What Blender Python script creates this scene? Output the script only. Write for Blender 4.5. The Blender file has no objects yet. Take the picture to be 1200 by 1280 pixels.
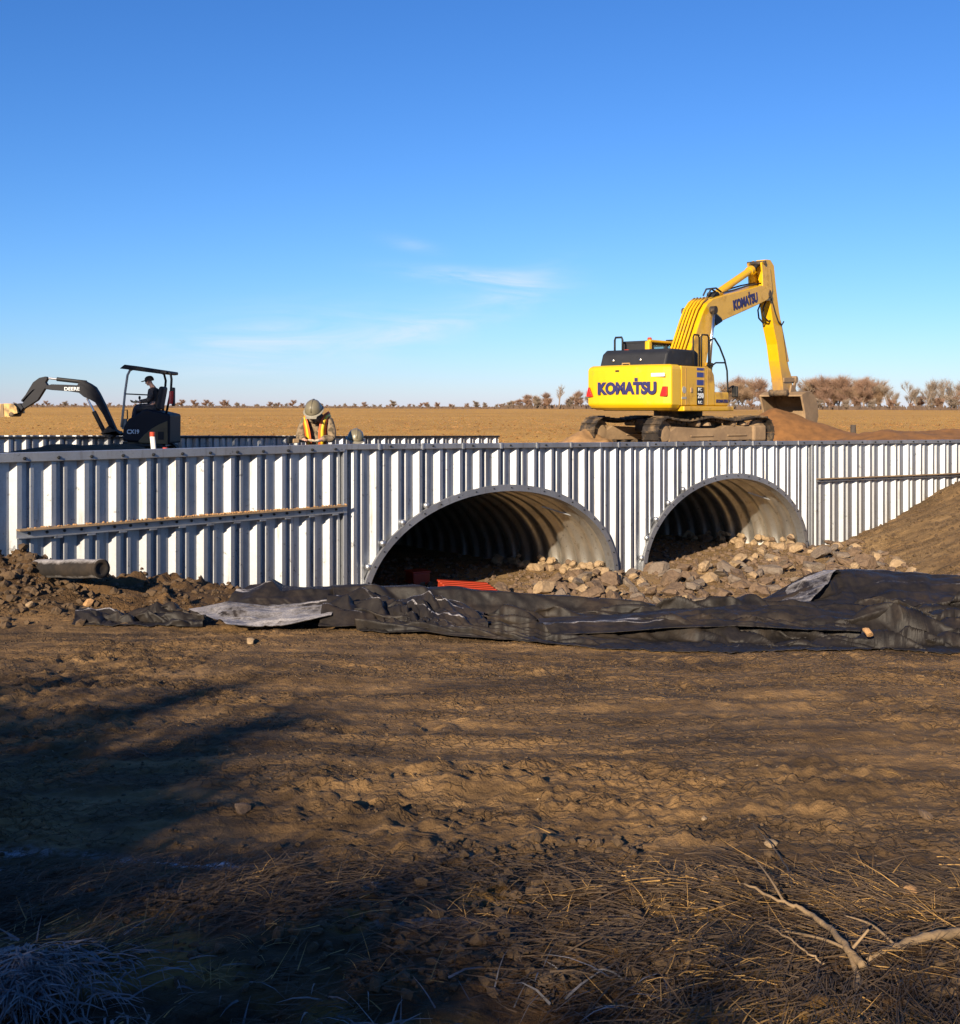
import bpy, bmesh, math, random
import numpy as np
from mathutils import Vector, Matrix

random.seed(7)
RNG = np.random.default_rng(11)
PI = math.pi
SC = bpy.context.scene
COL = SC.collection
EYE = 1.65                      # camera height above the ground under it
F, CX, HY = 1400.0, 600.0, 510.5    # survey of the photograph: focal length, centre, eye level


def R(a):
    return math.radians(a)


def P(px, py, d):
    """point seen in direction px, py at distance d in front of the camera"""
    return Vector(((px - CX) / F * d, d, EYE - (py - HY) / F * d))


# ------------------------------------------------------------------ helpers
class MB:
    def __init__(self):
        self.v = []
        self.f = []
        self.m = []
        self.mi = 0

    def add(self, vs, fs):
        o = len(self.v)
        self.v += [tuple(p) for p in vs]
        for f in fs:
            self.f.append(tuple(i + o for i in f))
            self.m.append(self.mi)

    def box(self, c, s, rot=None):
        x, y, z = s[0] / 2, s[1] / 2, s[2] / 2
        vs = [Vector(p) for p in ((-x, -y, -z), (x, -y, -z), (x, y, -z), (-x, y, -z), (-x, -y, z), (x, -y, z), (x, y, z), (-x, y, z))]
        if rot is not None:
            vs = [rot @ p for p in vs]
        c = Vector(c)
        self.add([p + c for p in vs], [(0, 3, 2, 1), (4, 5, 6, 7), (0, 1, 5, 4), (1, 2, 6, 5), (2, 3, 7, 6), (3, 0, 4, 7)])

    def box2(self, a, b):
        self.box([(a[i] + b[i]) / 2 for i in range(3)], [abs(b[i] - a[i]) for i in range(3)])

    def bar(self, p, q, w, h, up=(0, 0, 1)):
        p, q = Vector(p), Vector(q)
        d = q - p
        x = d.normalized()
        y = Vector(up).cross(x)
        if y.length < 1e-4:
            y = Vector((0, 1, 0)).cross(x)
        y.normalize()
        z = x.cross(y)
        rot = Matrix((x, y, z)).transposed()
        self.box((p + q) / 2, (d.length, w, h), rot)

    def tube(self, pts, r, seg=8, caps=True):
        pts = [Vector(p) for p in pts]
        n = len(pts)
        rs = r if isinstance(r, (list, tuple)) else [r] * n
        vs = []
        prev = None
        for i, p in enumerate(pts):
            t = (pts[min(i + 1, n - 1)] - pts[max(i - 1, 0)]).normalized()
            if prev is None:
                a = Vector((0, 0, 1)) if abs(t.z) < .9 else Vector((1, 0, 0))
                u = t.cross(a).normalized()
            else:
                u = (prev - t * prev.dot(t)).normalized()
            prev = u
            w = t.cross(u)
            for k in range(seg):
                a = 2 * PI * k / seg
                vs.append(p + (u * math.cos(a) + w * math.sin(a)) * rs[i])
        fs = []
        for i in range(n - 1):
            for k in range(seg):
                a, b = i * seg + k, i * seg + (k + 1) % seg
                fs.append((a, b, b + seg, a + seg))
        if caps:
            fs.append(tuple(range(seg))[::-1])
            fs.append(tuple((n - 1) * seg + k for k in range(seg)))
        self.add(vs, fs)

    def prism(self, poly, to3, a, b):
        """poly: 2-D outline; to3(x, y, t) -> 3-D; extruded from t=a to t=b"""
        n = len(poly)
        vs = [to3(x, y, a) for x, y in poly] + [to3(x, y, b) for x, y in poly]
        fs = [tuple(range(n))[::-1], tuple(range(n, 2 * n))]
        for i in range(n):
            j = (i + 1) % n
            fs.append((i, j, j + n, i + n))
        self.add(vs, fs)

    def lathe(self, prof, c=(0, 0, 0), seg=20, rot=None, sx=1, sy=1):
        vs, fs = [], []
        c = Vector(c)
        for r, z in prof:
            for k in range(seg):
                a = 2 * PI * k / seg
                p = Vector((r * math.cos(a) * sx, r * math.sin(a) * sy, z))
                vs.append((rot @ p if rot is not None else p) + c)
        for i in range(len(prof) - 1):
            for k in range(seg):
                a, b = i * seg + k, i * seg + (k + 1) % seg
                fs.append((a, b, b + seg, a + seg))
        fs.append(tuple(range(seg))[::-1])
        fs.append(tuple((len(prof) - 1) * seg + k for k in range(seg)))
        self.add(vs, fs)

    def build(self, name, mats, parent=None, bevel=0, smooth=False, sub=0, seg=2, solid=0, recalc=True):
        me = bpy.data.meshes.new(name)
        me.from_pydata(self.v, [], self.f)
        if not isinstance(mats, (list, tuple)):
            mats = [mats]
        for m in mats:
            me.materials.append(m)
        if any(self.m):
            me.polygons.foreach_set('material_index', self.m)
        if recalc:
            bm = bmesh.new()
            bm.from_mesh(me)
            bmesh.ops.recalc_face_normals(bm, faces=bm.faces)
            bm.to_mesh(me)
            bm.free()
        if smooth:
            me.polygons.foreach_set('use_smooth', [True] * len(me.polygons))
        me.update()
        o = bpy.data.objects.new(name, me)
        COL.objects.link(o)
        if parent is not None:
            o.parent = parent
        if solid:
            s = o.modifiers.new('solid', 'SOLIDIFY')
            s.thickness = solid
            s.offset = 0
        if bevel:
            b = o.modifiers.new('bevel', 'BEVEL')
            b.width = bevel
            b.segments = seg
            b.limit_method = 'ANGLE'
            b.angle_limit = R(35)
        if sub:
            s = o.modifiers.new('sub', 'SUBSURF')
            s.levels = s.render_levels = sub
        return o


def tag(o, label=None, cat=None, group=None, kind=None):
    if label:
        o['label'] = label
    if cat:
        o['category'] = cat
    if group:
        o['group'] = group
    if kind:
        o['kind'] = kind
    return o


def empty(name, loc=(0, 0, 0), rz=0):
    o = bpy.data.objects.new(name, None)
    o.empty_display_size = .3
    o.location = loc
    o.rotation_euler = (0, 0, rz)
    COL.objects.link(o)
    return o


def grid_mesh(name, X, Y, Z, mats, parent=None, attrs=None, smooth=True):
    """X, Y, Z: 2-D arrays of the same shape"""
    ny, nx = X.shape
    co = np.stack([X, Y, Z], -1).reshape(-1, 3).astype(np.float32)
    i = np.arange(ny * nx).reshape(ny, nx)
    q = np.stack([i[:-1, :-1], i[:-1, 1:], i[1:, 1:], i[1:, :-1]], -1).reshape(-1, 4)
    me = bpy.data.meshes.new(name)
    me.vertices.add(len(co))
    me.vertices.foreach_set('co', co.ravel())
    me.loops.add(q.size)
    me.loops.foreach_set('vertex_index', q.ravel().astype(np.int32))
    me.polygons.add(len(q))
    me.polygons.foreach_set('loop_start', np.arange(0, q.size, 4, dtype=np.int32))
    if smooth:
        me.polygons.foreach_set('use_smooth', np.ones(len(q), dtype=bool))
    for k, v in (attrs or {}).items():
        a = me.attributes.new(k, 'FLOAT', 'POINT')
        a.data.foreach_set('value', v.ravel().astype(np.float32))
    me.update(calc_edges=True)
    me.validate()
    for m in (mats if isinstance(mats, (list, tuple)) else [mats]):
        me.materials.append(m)
    o = bpy.data.objects.new(name, me)
    COL.objects.link(o)
    if parent is not None:
        o.parent = parent
    return o


# value noise, vectorised
def _h(ix, iy, seed):
    n = (ix.astype(np.int64) * 374761393 + iy.astype(np.int64) * 668265263 + seed * 974634777) & 0x7fffffff
    n = ((n ^ (n >> 13)) * 1274126177) & 0x7fffffff
    n = (n ^ (n >> 16)) & 0xffff
    return n / 65535.0


def vn(x, y, seed=0):
    x, y = np.asarray(x, float), np.asarray(y, float)
    ix, iy = np.floor(x), np.floor(y)
    fx, fy = x - ix, y - iy
    fx = fx * fx * fx * (fx * (fx * 6 - 15) + 10)
    fy = fy * fy * fy * (fy * (fy * 6 - 15) + 10)
    a, b = _h(ix, iy, seed), _h(ix + 1, iy, seed)
    c, d = _h(ix, iy + 1, seed), _h(ix + 1, iy + 1, seed)
    return (a + (b - a) * fx) * (1 - fy) + (c + (d - c) * fx) * fy - .5


def fbm(x, y, seed=0, oct=4, gain=.5):
    s, a = 0, 1.0
    for o in range(oct):
        s = s + a * vn(x * 2 ** o + 17.3 * o, y * 2 ** o - 9.1 * o, seed + o)
        a *= gain
    return s


def S(a, b, x):
    t = np.clip((x - a) / (b - a), 0, 1)
    return t * t * (3 - 2 * t)


# ------------------------------------------------------------------ materials
MATS = {}


def newmat(name):
    m = bpy.data.materials.new(name)
    m.use_nodes = True
    nt = m.node_tree
    b = nt.nodes['Principled BSDF']
    MATS[name] = m
    return m, nt, b


def node(nt, t, **kw):
    n = nt.nodes.new(t)
    for k, v in kw.items():
        if k in n.inputs:
            n.inputs[k].default_value = v
        else:
            setattr(n, k, v)
    return n


def ramp(nt, src, stops):
    r = nt.nodes.new('ShaderNodeValToRGB')
    e = r.color_ramp.elements
    while len(e) < len(stops):
        e.new(.5)
    for i, (p, c) in enumerate(stops):
        e[i].position = p
        e[i].color = (*c, 1) if len(c) == 3 else c
    nt.links.new(src, r.inputs[0])
    return r.outputs[0]


def mixc(nt, fac, a, b, mode='MIX'):
    m = nt.nodes.new('ShaderNodeMix')
    m.data_type = 'RGBA'
    m.blend_type = mode
    for s, v in ((m.inputs[0], fac), (m.inputs[6], a), (m.inputs[7], b)):
        if isinstance(v, (int, float)):
            s.default_value = v
        elif isinstance(v, tuple):
            s.default_value = (*v, 1) if len(v) == 3 else v
        else:
            nt.links.new(v, s)
    return m.outputs[2]


def noise(nt, vec, scale, detail=6, rough=.55, dist=0):
    n = node(nt, 'ShaderNodeTexNoise', Scale=scale, Detail=detail, Roughness=rough, Distortion=dist)
    if vec is not None:
        nt.links.new(vec, n.inputs['Vector'])
    return n.outputs[0]


def coords(nt, kind='Object', scale=None):
    t = nt.nodes.new('ShaderNodeTexCoord').outputs[kind]
    if scale:
        mp = nt.nodes.new('ShaderNodeMapping')
        mp.inputs['Scale'].default_value = scale
        nt.links.new(t, mp.inputs[0])
        return mp.outputs[0]
    return t


def bump(nt, b, h, strength=.5, dist=.02, prev=None):
    n = nt.nodes.new('ShaderNodeBump')
    n.inputs['Strength'].default_value = strength
    n.inputs['Distance'].default_value = dist
    nt.links.new(h, n.inputs['Height'])
    if prev is not None:
        nt.links.new(prev, n.inputs['Normal'])
    nt.links.new(n.outputs[0], b.inputs['Normal'])
    return n.outputs[0]


def node_scale(nt, src, k):
    n = node(nt, 'ShaderNodeMath', operation='MULTIPLY')
    nt.links.new(src, n.inputs[0])
    n.inputs[1].default_value = k
    return n.outputs[0]


def attr(nt, name):
    a = nt.nodes.new('ShaderNodeAttribute')
    a.attribute_name = name
    return a.outputs['Fac']


def paint(name, col, rough=.45, metal=0, var=.25, scale=6, dirt=None, dirt_amt=.0, bmp=.1, coat=0, spec=.5):
    m, nt, b = newmat(name)
    c = coords(nt)
    n1 = noise(nt, c, scale, 7, .6)
    dark = tuple(x * (1 - var) for x in col)
    colr = ramp(nt, n1, [(.3, dark), (.7, col)])
    if dirt:
        n2 = noise(nt, c, scale * .35, 9, .68)
        f = ramp(nt, n2, [(.62 - dirt_amt * .4, (0, 0, 0)), (.74 - dirt_amt * .3, (1, 1, 1))])
        colr = mixc(nt, f, colr, dirt)
        rr = ramp(nt, f, [(0, (rough,) * 3), (1, (.9,) * 3)])
        nt.links.new(rr, b.inputs['Roughness'])
    else:
        b.inputs['Roughness'].default_value = rough
    nt.links.new(colr, b.inputs['Base Color'])
    b.inputs['Metallic'].default_value = metal
    b.inputs['Coat Weight'].default_value = coat
    b.inputs['Specular IOR Level'].default_value = spec
    if bmp:
        bump(nt, b, noise(nt, c, scale * 8, 4), bmp, .01)
    return m


# --- ground: soil, sand, frost, dry grass by what grows or lies there
def make_ground_mat():
    m, nt, b = newmat('soil')
    c = coords(nt)
    big = noise(nt, c, .55, 5, .6)
    mid = noise(nt, c, 3.2, 8, .65)
    fine = noise(nt, c, 24, 6, .7)
    stretch = noise(nt, coords(nt, 'Object', (.5, 2.6, 1)), 1.6, 7, .65)
    soil = ramp(nt, mid, [(.30, (.082, .048, .022)), (.52, (.195, .114, .047)), (.75, (.31, .186, .080))])
    damp = ramp(nt, stretch, [(.42, (.30, .30, .32)), (.58, (1, 1, 1))])
    soil = mixc(nt, .75, soil, damp, 'MULTIPLY')
    ochre = ramp(nt, big, [(.45, (0, 0, 0)), (.7, (1, 1, 1))])
    soil = mixc(nt, mixc(nt, .30, (0, 0, 0), ochre), soil, (.33, .185, .07))
    soil = mixc(nt, .5, soil, ramp(nt, fine, [(.3, (.55, .55, .55)), (.7, (1.0, 1.0, 1.0))]), 'MULTIPLY')
    # small pale pebbles
    vo = node(nt, 'ShaderNodeTexVoronoi', Scale=26)
    nt.links.new(c, vo.inputs['Vector'])
    peb = ramp(nt, vo.outputs['Distance'], [(.10, (1, 1, 1)), (.16, (0, 0, 0))])
    sel = ramp(nt, vo.outputs['Color'], [(.80, (0, 0, 0)), (.82, (1, 1, 1))])
    peb = mixc(nt, 1.0, peb, sel, 'MULTIPLY')
    soil = mixc(nt, peb, soil, (.36, .27, .17))
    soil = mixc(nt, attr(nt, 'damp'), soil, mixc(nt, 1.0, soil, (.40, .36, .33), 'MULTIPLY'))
    sand = ramp(nt, mid, [(.3, (.20, .125, .055)), (.7, (.32, .205, .095))])
    colr = mixc(nt, attr(nt, 'sand'), soil, sand)
    gr = noise(nt, coords(nt, 'Object', (1, .35, 1)), .9, 10, .72)
    gr2 = noise(nt, c, .035, 4, .6)
    grass = ramp(nt, gr, [(.28, (.43, .225, .048)), (.5, (.51, .278, .060)), (.72, (.58, .335, .080))])
    grass = mixc(nt, .55, grass, ramp(nt, gr2, [(.35, (.62, .56, .50)), (.65, (1, 1, 1))]), 'MULTIPLY')
    colr = mixc(nt, attr(nt, 'grass'), colr, grass)
    fr = noise(nt, c, 38, 5, .7)
    fmask = mixc(nt, 1.0, attr(nt, 'frost'), ramp(nt, fr, [(.40, (0, 0, 0)), (.56, (1, 1, 1))]), 'MULTIPLY')
    colr = mixc(nt, fmask, colr, (.62, .66, .75))
    nt.links.new(colr, b.inputs['Base Color'])
    b.inputs['Roughness'].default_value = .9
    b.inputs['Specular IOR Level'].default_value = .25
    vo2 = node(nt, 'ShaderNodeTexVoronoi', Scale=15)
    vo2.feature = 'DISTANCE_TO_EDGE'
    mw = nt.nodes.new('ShaderNodeMixRGB')
    mw.blend_type = 'ADD'
    mw.inputs[0].default_value = .14
    nt.links.new(c, mw.inputs[1])
    nz_ = node(nt, 'ShaderNodeTexNoise', Scale=9, Detail=4)
    nt.links.new(c, nz_.inputs['Vector'])
    nt.links.new(nz_.outputs['Color'], mw.inputs[2])
    nt.links.new(mw.outputs[0], vo2.inputs['Vector'])
    clodh = ramp(nt, vo2.outputs['Distance'], [(.0, (0, 0, 0)), (.12, (1, 1, 1))])
    where = ramp(nt, noise(nt, coords(nt, 'Object', (.6, 2.0, 1)), 1.3, 4, .6), [(.46, (0, 0, 0)), (.60, (1, 1, 1))])
    clodh = mixc(nt, 1.0, clodh, where, 'MULTIPLY')
    p = bump(nt, b, mid, .5, .06)
    p = bump(nt, b, clodh, .85, .028, p)
    p = bump(nt, b, fine, .85, .020, p)
    p = bump(nt, b, noise(nt, c, 75, 4, .65), .6, .006, p)
    bump(nt, b, peb, .5, .01, p)
    return m


M_SOIL = make_ground_mat()


def make_galv(name, base, rough, metal=.92, warm=None):
    m, nt, b = newmat(name)
    c = coords(nt)
    n1 = noise(nt, c, 2.4, 8, .65)
    vo = node(nt, 'ShaderNodeTexVoronoi', Scale=60)
    nt.links.new(c, vo.inputs['Vector'])
    col = ramp(nt, n1, [(.3, tuple(x * .72 for x in base)), (.7, base)])
    col = mixc(nt, .25, col, ramp(nt, vo.outputs['Color'], [(0, (.6, .6, .6)), (1, (1, 1, 1))]), 'MULTIPLY')
    pan = noise(nt, coords(nt, 'Object', (.9, .9, .02)), 1.5, 2, .5)
    col = mixc(nt, .8, col, ramp(nt, pan, [(.35, (.66, .66, .68)), (.6, (1, 1, 1))]), 'MULTIPLY')
    st = noise(nt, coords(nt, 'Object', (5, 5, .35)), 2.2, 8, .7)
    sm = ramp(nt, st, [(.55, (0, 0, 0)), (.72, (1, 1, 1))])
    sp = noise(nt, c, 9, 5, .7)
    spm = ramp(nt, sp, [(.62, (0, 0, 0)), (.67, (1, 1, 1))])
    col = mixc(nt, mixc(nt, .75, (0, 0, 0), sm), col, warm or (.16, .13, .10))
    col = mixc(nt, mixc(nt, .6, (0, 0, 0), spm), col, (.06, .06, .065))
    nt.links.new(col, b.inputs['Base Color'])
    b.inputs['Metallic'].default_value = metal
    rr = ramp(nt, n1, [(.3, (rough + .1,) * 3), (.7, (rough - .04,) * 3)])
    nt.links.new(rr, b.inputs['Roughness'])
    bump(nt, b, noise(nt, c, 5, 4), .06, .02)
    return m


M_GALV = make_galv('galvanised_steel', (.55, .57, .60), .43, .90)
M_GALVC = make_galv('galvanised_channel', (.46, .47, .49), .50, .85)
M_BARREL = make_galv('galvanised_plate', (.78, .77, .73), .34, .92, (.34, .29, .20))
M_BOLT = paint('dark_bolt', (.035, .036, .04), .5, .6, .3)
M_YEL = paint('machine_yellow', (.60, .335, .003), .36, 0, .12, 2.5, (.22, .12, .04), .22, .03, .2)
M_YELC = paint('counterweight_yellow', (.62, .375, .003), .36, 0, .08, 1.5, (.36, .20, .05), .12, .03, .2)
M_YELD = paint('dusty_yellow', (.38, .20, .03), .6, 0, .3, 3, (.30, .20, .11), .5, .1)
M_BLACK = paint('black_paint', (.010, .011, .013), .55, 0, .3, 4, (.05, .04, .03), .05, .05, 0, .25)
M_HOOD = paint('charcoal_hood', (.020, .021, .025), .55, 0, .3, 4, (.05, .045, .04), .1, .05, 0, .3)
M_RUB = paint('rubber', (.022, .021, .022), .75, 0, .3, 8)
M_CHAIN = paint('track_steel', (.045, .036, .030), .65, .4, .4, 6, (.20, .135, .075), .35, .2)
M_MUDST = paint('mud_caked_steel', (.27, .18, .10), .85, 0, .35, 3, (.16, .105, .06), .4, .3)
M_ARM = paint('muddied_yellow', (.60, .335, .003), .38, 0, .1, 2.5, bmp=.03)
nt = M_ARM.node_tree
b = nt.nodes['Principled BSDF']
src = b.inputs['Base Color'].links[0].from_socket
sepz = nt.nodes.new('ShaderNodeSeparateXYZ')
cc = coords(nt)
nt.links.new(cc, sepz.inputs[0])
zz_ = node(nt, 'ShaderNodeMath', operation='MULTIPLY_ADD')
nt.links.new(noise(nt, cc, 2.5, 8, .7), zz_.inputs[0])
zz_.inputs[1].default_value = -1.6
nt.links.new(sepz.outputs[2], zz_.inputs[2])
muddy = ramp(nt, node_scale(nt, zz_.outputs[0], .2), [(.20, (1, 1, 1)), (.44, (0, 0, 0))])
nt.links.new(mixc(nt, muddy, src, (.25, .15, .065)), b.inputs['Base Color'])
M_CHROME = paint('chrome_rod', (.75, .74, .70), .28, 1, .05)
M_GLASS, nt, b = newmat('tinted_glass')
b.inputs['Base Color'].default_value = (.32, .50, .52, 1)
b.inputs['Roughness'].default_value = .04
b.inputs['Transmission Weight'].default_value = .85
b.inputs['IOR'].default_value = 1.1
M_RED = paint('red_reflector', (.5, .015, .012), .25, 0, .1)
M_ORANGE = paint('orange_plastic', (.40, .042, .014), .4, 0, .15)
M_NAVY = paint('navy_lettering', (.018, .016, .085), .5, 0, .05, bmp=0)
M_WHITE = paint('white_plastic', (.62, .60, .55), .5, 0, .08)
M_WLET = paint('white_lettering', (.55, .58, .60), .6, 0, .05, bmp=0)
M_GREYDEC = paint('grey_decal', (.34, .33, .30), .6, 0, .1, bmp=0)
M_BLUEDEC = paint('blue_decal', (.03, .045, .20), .5, 0, .1, bmp=0)
M_DIRT = paint('brown_fill_dirt', (.20, .088, .024), .95, 0, .45, 3.5, None, 0, .8)
M_CRUMB = paint('soil_crumb', (.092, .055, .025), .95, 0, .5, 40, None, 0, 0)
M_SPOIL = paint('sandy_spoil', (.33, .185, .075), .95, 0, .45, 3.5, None, 0, .8)
M_CLOD = paint('soil_clod', (.095, .057, .027), .95, 0, .5, 9, None, 0, .7)
M_ROCK = paint('riprap_stone', (.155, .098, .058), .85, 0, .55, 5, (.12, .08, .05), .3, .5)
M_ROCK2 = paint('pale_cobble', (.30, .205, .115), .85, 0, .4, 5, (.32, .23, .13), .2, .4)
M_ROCK3 = paint('grey_stone', (.155, .115, .085), .85, 0, .40, 6, (.15, .12, .09), .3, .5)
M_ROCKO = paint('orange_stone', (.36, .20, .085), .85, 0, .3, 6)
M_BARK = paint('grey_brown_bark', (.22, .165, .125), .9, 0, .35, 3)
M_TWIG = paint('reddish_twigs', (.25, .148, .098), .9, 0, .35, .4, bmp=0)
M_TWIG2 = paint('greyish_twigs', (.24, .185, .14), .9, 0, .35, .4, bmp=0)
M_TWIG3 = paint('ochre_twigs', (.27, .175, .105), .9, 0, .35, .4, bmp=0)
M_BRUSH = paint('dark_brush', (.10, .065, .045), .9, 0, .4, .4, bmp=0)
M_STRAW = paint('dry_straw', (.42, .24, .070), .75, 0, .55, 3, bmp=0)
M_STRAWD = paint('weathered_straw', (.085, .052, .026), .8, 0, .5, 3, bmp=0)
M_FROSTB = paint('frosted_blades', (.20, .19, .20), .7, 0, .85, 9, bmp=0)
M_STICK = paint('weathered_branch', (.27, .18, .095), .85, 0, .45, 8, None, 0, .4)
M_STICKD = paint('dark_branch', (.06, .045, .035), .85, 0, .4, 8, None, 0, .4)
M_SKIN = paint('skin', (.58, .32, .22), .55, 0, .12, 20, bmp=0)
M_HAT = paint('olive_hard_hat', (.15, .13, .085), .35, 0, .15, 6)
M_HATB = paint('hat_brim', (.24, .22, .17), .4, 0, .15, 6)
M_VEST = paint('orange_vest', (.62, .10, .015), .7, 0, .12, 9)
M_TAPE = paint('yellow_tape', (.62, .42, .02), .5, 0, .08, 9)
M_DENIM = paint('dark_trousers', (.035, .037, .05), .85, 0, .3, 10)
M_JACK = paint('dark_jacket', (.040, .037, .040), .85, 0, .3, 10)
M_GLOVE = paint('pale_glove', (.62, .53, .38), .85, 0, .2, 10)
M_GLOVEY = paint('tan_glove', (.55, .36, .12), .85, 0, .2, 10)
M_BOOT = paint('brown_boot', (.09, .055, .03), .8, 0, .3, 10)


def make_camo():
    m, nt, b = newmat('camouflage_cloth')
    c = coords(nt)
    n1 = noise(nt, c, 9, 3, .5)
    n2 = noise(nt, c, 15, 3, .5, 1)
    col = ramp(nt, n1, [(.42, (.06, .045, .027)), (.46, (.17, .12, .07)), (.58, (.20, .145, .09)), (.62, (.09, .075, .04))])
    col = mixc(nt, ramp(nt, n2, [(.60, (0, 0, 0)), (.63, (1, 1, 1))]), col, (.24, .19, .13))
    nt.links.new(col, b.inputs['Base Color'])
    b.inputs['Roughness'].default_value = .9
    bump(nt, b, noise(nt, c, 14, 4), .4, .03)
    return m


M_CAMO = make_camo()


def make_fabric(name, frost):
    """black geotextile; hoar frost on its crests, by the mesh attribute frost, and on faces that look up"""
    m, nt, b = newmat(name)
    c = coords(nt)
    n1 = noise(nt, c, 7, 7, .65)
    col = ramp(nt, n1, [(.3, (.0065, .0055, .0055)), (.7, (.020, .016, .0135))])
    dn = noise(nt, c, 2.1, 8, .7)
    col = mixc(nt, mixc(nt, .28, (0, 0, 0), ramp(nt, dn, [(.50, (0, 0, 0)), (.68, (1, 1, 1))])), col, (.075, .050, .030))
    geo_ = nt.nodes.new('ShaderNodeNewGeometry')
    sep = nt.nodes.new('ShaderNodeSeparateXYZ')
    nt.links.new(geo_.outputs['Normal'], sep.inputs[0])
    ab = node(nt, 'ShaderNodeMath', operation='ABSOLUTE')
    nt.links.new(sep.outputs[2], ab.inputs[0])
    fn = noise(nt, c, 3.0, 10, .78)
    ad = node(nt, 'ShaderNodeMath', operation='MULTIPLY_ADD')
    nt.links.new(fn, ad.inputs[0])
    ad.inputs[1].default_value = 1.3
    nt.links.new(ab.outputs[0], ad.inputs[2])
    ad2 = node(nt, 'ShaderNodeMath', operation='MULTIPLY_ADD')
    nt.links.new(attr(nt, 'frost'), ad2.inputs[0])
    ad2.inputs[1].default_value = .85
    nt.links.new(ad.outputs[0], ad2.inputs[2])
    lo = 2.06 - frost
    f = ramp(nt, node_scale(nt, ad2.outputs[0], .4), [(lo * .4, (0, 0, 0)), (lo * .4 + .13, (1, 1, 1))])
    grain = ramp(nt, noise(nt, c, 90, 4, .7), [(.30, (.35, .35, .35)), (.62, (1, 1, 1))])
    f = mixc(nt, 1.0, f, grain, 'MULTIPLY')
    col = mixc(nt, f, col, (.33, .31, .31))
    nt.links.new(col, b.inputs['Base Color'])
    b.inputs['Roughness'].default_value = .60
    b.inputs['Specular IOR Level'].default_value = .26
    p = bump(nt, b, noise(nt, c, 160, 3), .25, .004)
    bump(nt, b, noise(nt, c, 11, 6, .6, .8), .28, .02, p)
    return m


M_FAB = make_fabric('black_geotextile', .10)
M_FABF = make_fabric('frosted_geotextile', .66)
M_ROLL = make_fabric('frosted_roll', .80)
M_ROLL.node_tree.nodes['Principled BSDF'].inputs['Roughness'].default_value = .85

# ------------------------------------------------------------------ headwall line (plan)
PH_L, PH_C, PH_R = R(44), R(41), R(28)
LC = Vector((-2.152, 17.216))
WLEN = 12.83
DC = Vector((math.cos(PH_C), math.sin(PH_C)))
NC = Vector((math.sin(PH_C), -math.cos(PH_C)))          # towards the channel, in front of the wall
RC = LC + DC * WLEN
DL = Vector((math.cos(PH_L), math.sin(PH_L)))
NL = Vector((math.sin(PH_L), -math.cos(PH_L)))
DR = Vector((math.cos(PH_R), math.sin(PH_R)))
NR = Vector((math.sin(PH_R), -math.cos(PH_R)))
LW, RW = 7.5, 9.0
PITCH = WLEN / 30
ARCH = [(3.24, 2.86), (9.73, 2.74)]      # centre along the wall, half span
ZAP, BRISE = -1.41, 1.74                 # crown height below the eye, rise
APEX = [-1.41, -1.46]


def wall_un(x, y):
    dx, dy = x - LC.x, y - LC.y
    u = dx * DC.x + dy * DC.y
    n = dx * NC.x + dy * NC.y
    nl = dx * NL.x + dy * NL.y
    nr = (x - RC.x) * NR.x + (y - RC.y) * NR.y
    n = np.where(u < 0, nl, np.where(u > WLEN, nr, n))
    return u, n


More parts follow.
